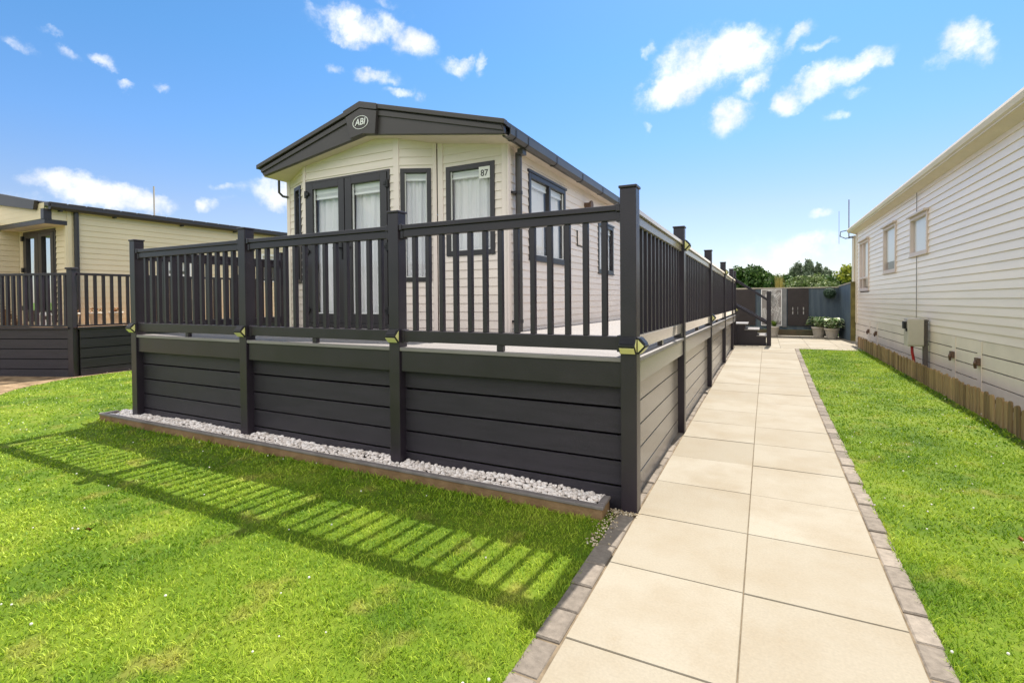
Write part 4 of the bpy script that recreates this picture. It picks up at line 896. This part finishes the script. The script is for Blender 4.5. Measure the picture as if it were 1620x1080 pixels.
# pale leaf pattern screen
ws = thing('garden_screen', (.2, YB-.03, .34), 'pale cut out leaf pattern screen on the back fence', 'garden screen')
mb = MB(); mb.box(-.11, .505, YB-.030, YB-.026, .335, 1.552); mb.build('backing', mat('mid grey backing', (.27, .25, .24), .7, .2), ws)
mb = MB()
for e in ((-.11, -.085, .335, 1.552), (.48, .505, .335, 1.552), (-.085, .48, .335, .36), (-.085, .48, 1.527, 1.552)): mb.box(e[0], e[1], YB-.048, YB-.031, e[2], e[3])
def strip(p, q, wd=.012):
    p, q = Vector(p), Vector(q); t = (q-p).normalized(); n = Vector((-t.z, 0, t.x))*wd/2
    mb.poly([p-n, q-n, q+n, p+n], (0, .012, 0))
for cx_, cz_, ang, ln in ((.02, .55, 60, .7), (.30, .42, 75, .55), (.40, .75, 110, .6), (.10, 1.0, 50, .55), (.38, 1.15, 130, .45), (-.02, 1.25, 40, .45), (.25, .85, 95, .5), (.42, .45, 60, .4), (.05, .42, 100, .5)):
    a = R_(ang); d = Vector((math.cos(a), 0, math.sin(a)))
    def cl(p): return Vector((min(.478, max(-.083, p.x)), p.y, min(1.525, max(.362, p.z))))
    s = Vector((cx_, YB-.044, cz_)); e = cl(s+d*ln); strip(s, e, .016)
    for k in range(1, 11):
        q = s+d*ln*k/11
        if not (-.083 < q.x < .478 and .362 < q.z < 1.525): continue
        for sg in (-1, 1):
            an = a+sg*R_(42); l_ = .17*(1-abs(k/11-.35)); e = cl(q+Vector((math.cos(an), 0, math.sin(an)))*l_)
            if (e-q).length > .02: strip(q, e, .011)
mb.build('leaf_pattern', M['screen'], ws)
# ball on the fence, pots and plants
def leaf_blob(name, c, r, n, m, parent, size, flat=1.0, seed=0):
    g = np.random.default_rng(seed); d = g.normal(0, 1, (n, 3)); d /= np.linalg.norm(d, axis=1)[:, None]; p = d*np.array(r)*g.uniform(.82, 1.05, (n, 1))+np.array(c)
    return leaf_cloud(name, p, d, size, m, parent, g)
def leaf_cloud(name, p, d, size, m, parent, g):
    n = len(p); a = g.normal(0, 1, (n, 3)); a /= np.linalg.norm(a, axis=1)[:, None]
    b = np.cross(a, d+g.normal(0, .5, (n, 3))); b /= (np.linalg.norm(b, axis=1)[:, None]+1e-9); a = np.cross(b, d+g.normal(0, .6, (n, 3))); a /= (np.linalg.norm(a, axis=1)[:, None]+1e-9)
    s = (size*g.uniform(.6, 1.3, n))[:, None]
    V = np.stack([p-a*s, p-b*s*.55, p+a*s, p+b*s*.55], 1).reshape(-1, 3); F = np.arange(4*n).reshape(-1, 4)
    off = np.zeros(3); q = parent
    while q is not None: off = off+np.array(WL.get(q.name, Vector((0, 0, 0)))); q = q.parent
    return np_mesh(name, V-off, F, m, parent, tint=np.repeat(g.uniform(0, 1, n), 4))
tb = thing('hanging_ball', (1.83, YB-.16, 1.4), 'dark green topiary ball hung on the fence above the pots', 'topiary ball')
mb = MB(); mb.lathe((1.83, YB-.16, 1.40), [(.158*math.cos(t), .158*math.sin(t)) for t in np.linspace(-1.57, 1.57, 13)], 20); mb.build('core', M['ball'], tb, smooth=True)
leaf_blob('leaves', (1.83, YB-.16, 1.40), (.17, .17, .17), 1500, M['ball'], tb, .018, seed=3)
MB().tube([(1.83, YB-.02, 1.58), (1.83, YB-.16, 1.56)], .006, 6).build('hook', M['black'], tb)
def pot(x, y, r, h, label, kind, seed, m='pot'):
    t = thing('potted_plant', (x, y, 0), label, 'potted plant')
    mb = MB(); mb.lathe((x, y, .004), [(.001, 0), (r*.66, 0), (r*.70, h*.04), (r*.93, h*.82), (r*1.02, h*.84), (r*1.04, h*.98), (r*.99, h), (r*.93, h*.97), (r*.90, h*.9), (.001, h*.9)], 28)
    for k in range(3): mb.lathe((x, y, .004), [(r*(.78+.055*k), h*(.30+.16*k)), (r*(.795+.055*k), h*(.31+.16*k)), (r*(.79+.055*k), h*(.33+.16*k))], 28)
    mb.build('pot', M[m], t, smooth=True)
    MB().lathe((x, y, h*.9), [(r*.88, 0), (.001, .02)], 20).build('soil', M['soil'], t)
    g = np.random.default_rng(seed); mb = MB()
    if kind == 'hosta':
        for k in range(95):
            a = g.uniform(0, 6.28); ln = g.uniform(.55, 1.25)*r*1.4; up = g.uniform(.3, 1.75)*r; wd = ln*.20; ba = Vector((x+math.cos(a)*r*.2, y+math.sin(a)*r*.2, h*.93)); di = Vector((math.cos(a), math.sin(a), 0)); sd_ = Vector((-di.y, di.x, 0))
            pr = [(0, 0, .15), (.35, .75, .5), (.6, 1.0, 1.0), (.85, .92, .75), (1.05, .72, 0)]; vs = []; fs = []
            ti = []
            for j, (o_, z_, w_) in enumerate(pr):
                c = ba+di*ln*o_+Vector((0, 0, up*z_)); vs += [c-sd_*wd*w_, c+Vector((0, 0, -.012*w_)), c+sd_*wd*w_]
                ti += [.95, .35, .95]
            fs = [(3*j+i, 3*j+i+1, 3*j+i+4, 3*j+i+3) for j in range(4) for i in range(2)]
            b0 = len(mb.v); mb.add(vs, fs); sh_ = g.uniform(-.25, .05); mb.a += [max(0, min(1, q+sh_)) for q in ti]
    elif kind == 'fern':
        for k in range(120):
            a = g.uniform(0, 6.28); ln = g.uniform(.4, 1.0)*r*1.1; up = g.uniform(.5, 1.9)*r*1.15; ba = Vector((x, y, h*.9)); di = Vector((math.cos(a), math.sin(a), 0)); sd_ = Vector((-di.y, di.x, 0)); wd = .02
            vs = []
            for j in range(5):
                q = j/4; c = ba+di*ln*q**1.4+Vector((0, 0, up*(q-.25*q*q))); ww = wd*(1.1-q); vs += [c-sd_*ww, c+sd_*ww]
            mb.add(vs, [(2*j, 2*j+1, 2*j+3, 2*j+2) for j in range(4)], g.uniform(0, 1))
    else:
        for k in range(60):
            a = g.uniform(0, 6.28); rr = g.uniform(0, r*.9); c = Vector((x+math.cos(a)*rr, y+math.sin(a)*rr, h*.95+g.uniform(0, r*.8))); s = r*.16; n = Vector(g.normal(0, 1, 3)).normalized(); u = n.orthogonal().normalized(); v = n.cross(u)
            mb.add([c-u*s, c-v*s, c+u*s, c+v*s], [(0, 1, 2, 3)], g.uniform(0, 1))
    mb.build('plant', M[{'hosta': 'hosta', 'fern': 'fern', 'bloom': 'redplant'}[kind]], t)
    return t
pot(1.53, 18.50, .205, .335, 'stone pot of variegated hosta in front of the blue fence, the rear of two', 'hosta', 11)
pot(1.845, 18.14, .205, .315, 'stone pot of variegated hosta in the fence corner, the front of two', 'hosta', 12)
pot(.27, 18.45, .15, .33, 'lime green fern in a stone pot by the foot of the steps', 'fern', 13)

# tall dry grass and shrubs just beyond the back fence
g = np.random.default_rng(5)
def tall_grass(x, y, h, label, n=170, spread=.16):
    mb = MB()
    for k in range(n):
        a = g.uniform(0, 6.28); r = g.uniform(0, spread*.35); l_ = g.uniform(.5, 1.0)*spread; hh = h*g.uniform(.75, 1.0); ba = Vector((x+math.cos(a)*r, y+math.sin(a)*r, 0)); di = Vector((math.cos(a), math.sin(a), 0)); sd_ = Vector((-di.y, di.x, 0)); vs = []
        for j in range(6):
            q = j/5; c = ba+di*l_*q**2.2+Vector((0, 0, hh*q)); ww = .034*(1.05-q); vs += [c-sd_*ww, c+sd_*ww]
        mb.add(vs, [(2*j, 2*j+1, 2*j+3, 2*j+2) for j in range(5)], g.uniform(0, 1))
    tag(mb.build('ornamental_grass', M['straw'], at=(x, y, 0)), label, 'grass plant')
tall_grass(.46, 20.2, 2.1, 'tall straw yellow grass plant showing above the back fence')

def tree(name, x, y, h, r, zc, lobes, n, size, lm, label, cat, group, seed, trunk=.3, cone=False):
    t = thing(name, (x, y, 0), label, cat, group); g = np.random.default_rng(seed); mb = MB()
    P = [(x, y, -.3), (x+g.normal(0, .1), y, h*.35), (x+g.normal(0, .2), y+g.normal(0, .2), h*.75)]; mb.tube(P, [trunk, trunk*.7, trunk*.25], 8)
    C = []
    for k in range(lobes):
        if cone:
            q = (k+.5)/lobes; a = g.uniform(0, 6.28); rr = r*(1-.75*abs(q-.35))*.8; c = np.array([x+math.cos(a)*rr*.6, y+math.sin(a)*rr*.6, h*(.15+.8*q)]); s = np.array([r*(1.02-q)*.65+.36*r, r*(1.02-q)*.65+.36*r, h*.15])
        else:
            a = g.uniform(0, 6.28); e = g.uniform(-.35, 1); rr = r*.62*math.sqrt(max(0, 1-e*e*.7)); c = np.array([x+math.cos(a)*rr, y+math.sin(a)*rr, zc+e*(h-zc)*.62]); s = r*g.uniform(.28, .48)*np.array([1, 1, .8])
        C.append((c, s)); b = Vector(c); m0 = Vector(P[1])
        if not cone: mb.tube([m0, (m0+b)/2+Vector((0, 0, .1*h*.2)), b], [trunk*.35, trunk*.22, trunk*.06], 5)
    mb.build('trunk', M['bark'], t)
    ps, ds = [], []
    per = n//lobes
    for c, s in C:
        d = g.normal(0, 1, (per, 3)); d /= np.linalg.norm(d, axis=1)[:, None]; q = d*s*(g.uniform(0, 1, (per, 1))**.35)*(1+.25*np.sin(d@g.normal(0, 4, 3)))[:, None]+c
        ps.append(q); ds.append(d)
    leaf_cloud('crown', np.concatenate(ps), np.concatenate(ds), size, M[lm], t, g)
    return t
YT = 120
def tx(px_, Y, zpx=None):   # where a picture column meets the plane y = Y (used to set real places far away)
    r3, up, bk = _r, _u, _b; d = r3*((px_-810)/788.94)+bk*-1; k = Y/d.y; return d.x*k
# oaks on the left, poplars in the middle, hedges in front; far beyond the fence
OAK = [(1168, 128, 6.6, 4.0), (1183, 126, 9.0, 4.4), (1200, 124, 8.0, 4.2), (1216, 122, 6.6, 3.9), (1232, 125, 5.5, 3.4), (1148, 130, 5.6, 4), (1246, 122, 6.0, 2.6)]
OL = ['rounded dark oak low behind the deck handrail', 'tallest dark round oak behind the back fence', 'broad dark oak just right of the tallest one behind the fence', 'dark oak above the stair handrail', 'low dark oak right of the straw grass plant', 'dark oak half hidden behind the deck railing', 'dark oak left of the grey poplars']
for k, (p, Y, h, r) in enumerate(OAK): tree('oak_tree', tx(p, Y), Y, h, r, h*.55, 12, 3600, .34, 'leaf_oak', OL[k], 'tree', 'oaks beyond the back fence', 40+k)
POP = [(1256, 150, 9.2, 1.9), (1266, 150, 9.6, 1.9), (1275, 148, 10.2, 2.0), (1285, 150, 9.9, 2.1), (1298, 150, 9.3, 1.9), (1309, 152, 8.2, 1.2)]
PL = ['grey green poplar at the left end of the poplar row', 'second grey green poplar from the left of the row', 'tallest grey green poplar in the row', 'broad grey green poplar right of the tallest', 'fifth grey green poplar of the row, with a gap beside it', 'small slim poplar at the right end of the row']
for k, (p, Y, h, r) in enumerate(POP): tree('poplar_tree', tx(p, Y), Y, h, r, h*.5, 9, 2400, .30, 'leaf_pop', PL[k], 'tree', 'poplars beyond the back fence', 60+k, .2, True)
HED = [(1262, 100, 4.4, 3.2), (1276, 98, 4.8, 3.6), (1291, 98, 4.6, 3.4), (1304, 99, 4.0, 3.0), (1322, 101, 4.9, 3.4), (1338, 102, 5.4, 3.4), (1358, 104, 6, 4), (1378, 105, 6, 4)]
HL = ['pale green bush in front of the first poplars', 'largest pale green bush in front of the poplars', 'pale bush below the broad poplar', 'low pale bush right of the poplars', 'darker bush left of the lime tree', 'bush behind the lime green tree', 'bush behind the end wall of the grey caravan', 'bush wholly behind the grey caravan']
for k, (p, Y, h, r) in enumerate(HED): tree('bush', tx(p, Y), Y, h, r, h*.5, 9, 2600, .26, 'leaf_hedge' if k < 4 else 'leaf_oak', HL[k], 'bush', 'bushes beyond the back fence', 80+k, .15)
tree('lime_tree', 2.75, 20.6, 2.55, .62, 1.8, 9, 900, .065, 'leaf_lime', 'lime yellow leaved young tree behind the fence at the caravan corner', 'tree', None, 99, .05)

# ------------------------------------------------------------------ left hand neighbour and its deck
NX = -12.2
nl = thing('static_caravan', (-14, 8, 0), 'pale yellow static caravan with a recessed porch on its own dark deck', 'caravan')
FN = frame((NX, 0, 0), (0, 1, 0), (1, 0, 0)); FP = frame((0, 4.79, 0), (1, 0, 0), (0, -1, 0))
WN1, WN2 = (6.60, 7.15, 1.90, 2.28), (9.0, 9.6, 1.82, 2.58)
mb = MB(); cladding(mb, FN, 4.79, 15.5, .85, 3.12, .112, [WN1, WN2]); cladding(mb, FP, -14.2, NX, .85, 3.0, .112, [(-14.05, -12.62, .92, 2.80)])
FQ = frame((-14.25, 0, 0), (0, 1, 0), (1, 0, 0)); cladding(mb, FQ, 2.6, 4.79, .85, 3.0, .112)
FG = frame((0, 4.47, 0), (1, 0, 0), (0, -1, 0)); cladding(mb, FG, -17.5, NX-.03, 2.92, 3.7, .10, (), lambda z: (-18, NX-.03-max(0, (z-3.22)*5.2)), .002)
cladding(mb, FN, 4.47, 4.79, 2.90, 3.12, .112)
cladding(mb, frame((0, 2.6, 0), (1, 0, 0), (0, -1, 0)), -18, -14.25, .85, 3.2, .112)
mb.box(-18, NX, 15.48, 15.5, .3, 3.1); mb.box(-18, NX-.02, 4.9, 15.4, .6, .65); mb.build('wall', M['clad_left'], nl)
for Fr, a, b_, zt in ((FN, 4.80, 4.87, 3.12), (FP, -12.27, -12.19, 2.88), (FP, -14.22, -14.12, 2.88)): MB().fbox(Fr, a, b_, -.02, .0175, .85, zt).build('corner_trim', M['clad_left'], nl, bevel=.003)
mb = MB(); mb.box(NX-.6, NX-.58, 5.0, 15, .8, 3.0); mb.build('interior', M['darkroom'], nl)
# porch canopy
mb = MB(); mb.box(-14.6, NX+.012, 4.455, 4.469, 2.82, 2.905); mb.box(NX+.0005, NX+.0135, 4.4695, 4.80, 2.82, 2.905); mb.box(NX-.10, NX+.020, 4.44, 4.56, 2.9055, 3.10); mb.build('canopy_fascia', M['upvc_dark'], nl)
MB().box(-14.6, NX-.001, 4.4695, 4.785, 2.822, 2.84).build('canopy_soffit', M['soffit'], nl)
mb = MB(); mb.poly([(NX-.235, 4.40, 3.270), (-15.5, 4.40, 3.825), (-15.5, 4.40, 3.53), (NX-.30, 4.40, 3.095)], (0, .06, 0)); mb.build('gable_fascia', M['roofgrey'], nl, bevel=.006)
mb = MB(); mb.poly([(NX+.13, 4.47, 3.20), (-15.2, 4.47, 3.71), (-18.2, 4.47, 3.20), (-18.2, 4.47, 3.14), (-15.2, 4.47, 3.65), (NX+.13, 4.47, 3.14)], (0, 11.2, 0)); mb.build('roof', M['roofgrey'], nl)
# pantile edge seen along the eaves
mb = MB(); y = 4.5
while y < 15.6:
    mb.box(NX-.20, NX+.11, y, y+.27, 3.205, 3.232); y += .30
mb.build('roof_tiles', M['gutter'], nl, bevel=.008)
mb = MB(); mb.poly([(NX+.04+a, 4.5, 3.16+b_) for a, b_ in ((0, .03), (0, -.04), (.03, -.075), (.09, -.075), (.12, -.03), (.12, .03))], (0, 11.1, 0)); gl = mb.build('gutter', M['upvc_dark'], nl)
for y in (4.65, 5.55, 6.9, 8.2, 9.5): mb = MB(); mb.box(NX+.03, NX+.13, y, y+.04, 3.06, 3.095); mb.build('bracket', M['black'], gl)
mb = MB(); mb.tube([(NX+.05, 4.93, 3.1), (NX+.05, 4.93, .87)], .042, 12); mb.build('downpipe', M['upvc_dark'], nl)
mb = MB(); mb.tube([(NX-1.0, 6.9, 3.3), (NX-1.0, 6.9, 4.10)], .018, 8); mb.build('flue_pipe', M['meter'], nl)
# porch doors
mb = MB(); a, b_, z0, z1 = -14.05, -12.62, .92, 2.80
for e in ((a, a+.06, z0, z1), (b_-.06, b_, z0, z1), (a+.06, b_-.06, z1-.06, z1), (a+.06, b_-.06, z0, z0+.04)): mb.fbox(FP, e[0], e[1], -.06, .02, e[2], e[3])
mb.build('door_frame', M['upvc_dark'], nl, bevel=.003)
for s, (p0, p1, q0, q1) in enumerate(((-13.985, -13.342, -13.885, -13.505), (-13.328, -12.685, -13.19, -12.81))):
    mb = MB(); mb.fbox(FP, p0, q0, -.05, .03, .965, 2.735); mb.fbox(FP, q1, p1, -.05, .03, .965, 2.735); mb.fbox(FP, q0, q1, -.05, .03, .965, 1.16); mb.fbox(FP, q0, q1, -.05, .03, 2.66, 2.735); d_ = mb.build('door', M['upvc_dark'], nl, bevel=.003)
    mb = MB().add([Vector((a_, 4.79+.012, z_)) for a_, z_ in ((q0-.003, 1.157), (q1+.003, 1.157), (q1+.003, 2.663), (q0-.003, 2.663))], [(0, 1, 2, 3)]); mb.build('pane', M['glassr'], d_)
    if s == 0:
        for z in (2.66, 2.0, 1.2): MB().fbox(FP, p0-.06, p0+.01, .031, .06, z-.05, z+.05).build('hinge', M['black'], d_)
mb = MB(); mb.fbox(FP, -14.1, -12.5, -.7, -.68, .9, 2.9); mb.build('interior', M['darkroom'], nl)
curtain(FP, -13.90, -13.66, 1.1, 2.66, 'pale curtain inside the left porch door leaf of the yellow caravan', -.12, 3)
curtain(FP, -12.97, -12.80, 1.1, 2.66, 'pale curtain inside the right porch door leaf of the yellow caravan', -.12, 3)
for a, b_, z0, z1 in (WN1, WN2):
    w_ = window(nl, FN, a, b_, z0, z1, .05, 'white', blind=.2, gm='glassr', proud=.03)
# its deck
DX = -11.03; CZ = .87
C0 = Vector((DX-.03, 4.39, 0)); D0 = Vector((-.937, -.349, 0)); FE = frame(C0, D0, (.349, -.937, 0)); FF = frame((DX, 0, 0), (0, 1, 0), (1, 0, 0))
d3 = thing('deck', (-12, 4, 0), 'dark stained deck with plain railing in front of the yellow caravan', 'deck')
mb = MB(); mb.add([(DX, 4.4, .862), (DX, 11, .862), (NX, 11, .862), (NX, 4.79, .862), (-14.25, 4.79, .862), (-14.25, 3.2, .862), tuple(C0+D0*3.0+Vector((0, 0, .862)))], [(0, 1, 2, 3, 4, 5, 6)]); mb.build('deck_floor', M['sunwood'], d3)
for Fr, a, b_, nn in ((FE, .09, 4.2, 'l'), (FF, 4.50, 11.0, 'r')):
    mb = MB()
    for z0, z1 in ((.668, .835), (.488, .653), (.306, .472), (.124, .29), (-.05, .11)): mb.fbox(Fr, a, b_, -.03, .0, z0, z1)
    mb.fbox(Fr, a-.05, b_, -.05, .035, .838, .870); mb.build('skirt_panel', M['composite_b'], d3, bevel=.003)
    mb = MB(); mb.fbox(Fr, a-.02, b_, -.06, -.01, 1.805, 1.848); mb.fbox(Fr, a-.02, b_, -.055, -.015, .875, .905); r_ = mb.build('balustrade', M['composite'], d3, bevel=.003)
    n = 20 if nn == 'l' else 30
    for k in range(n):
        u = (.15+.118*k) if nn == 'l' else 4.62+.132*k
        if u > b_: break
        mb = MB(); mb.fbox(Fr, u-.022, u+.022, -.056, -.016, .9055, 1.8045); mb.build('baluster', M['composite'], r_)
mb = MB(); mb.fbox(FE, -.03, .08, -.09, .01, -.05, 1.905); mb.fbox(FE, -.045, .095, -.1, .025, 1.906, 1.94); mb.build('post', M['composite'], d3, bevel=.005)
for y in (7.6,): mb = MB(); mb.fbox(FF, y, y+.11, -.1, 0, -.05, 1.93); mb.build('post', M['composite'], d3, bevel=.005)
mb = MB(); mb.box(DX-.10, DX-.08, 4.5, 11, -.05, .83); mb.fbox(FE, .08, 4.2, -.10, -.08, -.05, .83); mb.build('under_frame', M['black'], d3)
for x, y, l_ in ((-11.62, 4.62, 'blue grey pot of red flowers behind the corner post of the left deck'), (-11.58, 4.98, 'blue grey pot with drooping red flowers just right of the left deck corner post'), (-11.55, 5.30, 'blue grey pot of red flowers farthest along the left deck rail')):
    t = pot(x, y, .115, .25, l_, 'bloom', int(100*y)); t.location.z = .866
mb = MB(); lt = thing('lantern', (-12.5, 4.55, .863), 'small white lantern at the foot of the left porch doors', 'lantern')
mb.box(-12.57, -12.43, 4.48, 4.62, .864, .88); mb.box(-12.57, -12.43, 4.48, 4.62, 1.05, 1.065)
for a in (-12.57, -12.445):
    for b_ in (4.48, 4.605): mb.box(a, a+.015, b_, b_+.015, .8805, 1.0495)
mb.poly([(-12.58, 4.47, 1.0655), (-12.42, 4.47, 1.0655), (-12.5, 4.47, 1.13)], (0, .16, 0)); mb.build('lantern_frame', M['white'], lt)
MB().lathe((-12.5, 4.55, .881), [(.03, 0), (.03, .1), (.001, .102)], 12).build('candle', M['blind'], lt)
# slatted wooden lounger on the left deck
lg = thing('wooden_lounger', (-12.9, 4.3, .863), 'tan slatted wooden lounger behind the left deck railing', 'lounger')
mb = MB()
for k in range(7):
    mb.hexa([Vector((-13.6+.10*k+dx, yy, 1.22-.045*k+dz)) for dx in (0, .085) for yy in (3.85, 4.35) for dz in (0, .018)])
mb.build('slats', M['sunwood'], lg)
for yy in (3.9, 4.28): MB().hexa([Vector((xx, yy+dy, z_+dz)) for xx, z_ in ((-13.62, 1.17), (-12.88, .89)) for dy in (0, .03) for dz in (0, .04)]).build('rail', M['sunwood'], lg)
for xx, zt in ((-13.55, 1.16), (-13.05, .95)):
    for yy in (3.9, 4.28): MB().box(xx, xx+.04, yy, yy+.03, .8635, zt).build('leg', M['sunwood'], lg)
# grey storage box on the left deck
bx = thing('storage_box', (-11.85, 6.8, .863), 'grey storage box against the wall of the yellow caravan', 'storage box')
MB().box(-12.15, -11.7, 6.5, 7.1, .864, 1.33).build('box', M['meter'], bx, bevel=.01); MB().box(-12.17, -11.68, 6.48, 7.12, 1.3305, 1.37).build('lid', M['meter'], bx, bevel=.01); MB().box(-11.699, -11.68, 6.75, 6.85, 1.20, 1.27).build('latch', M['black'], bx)
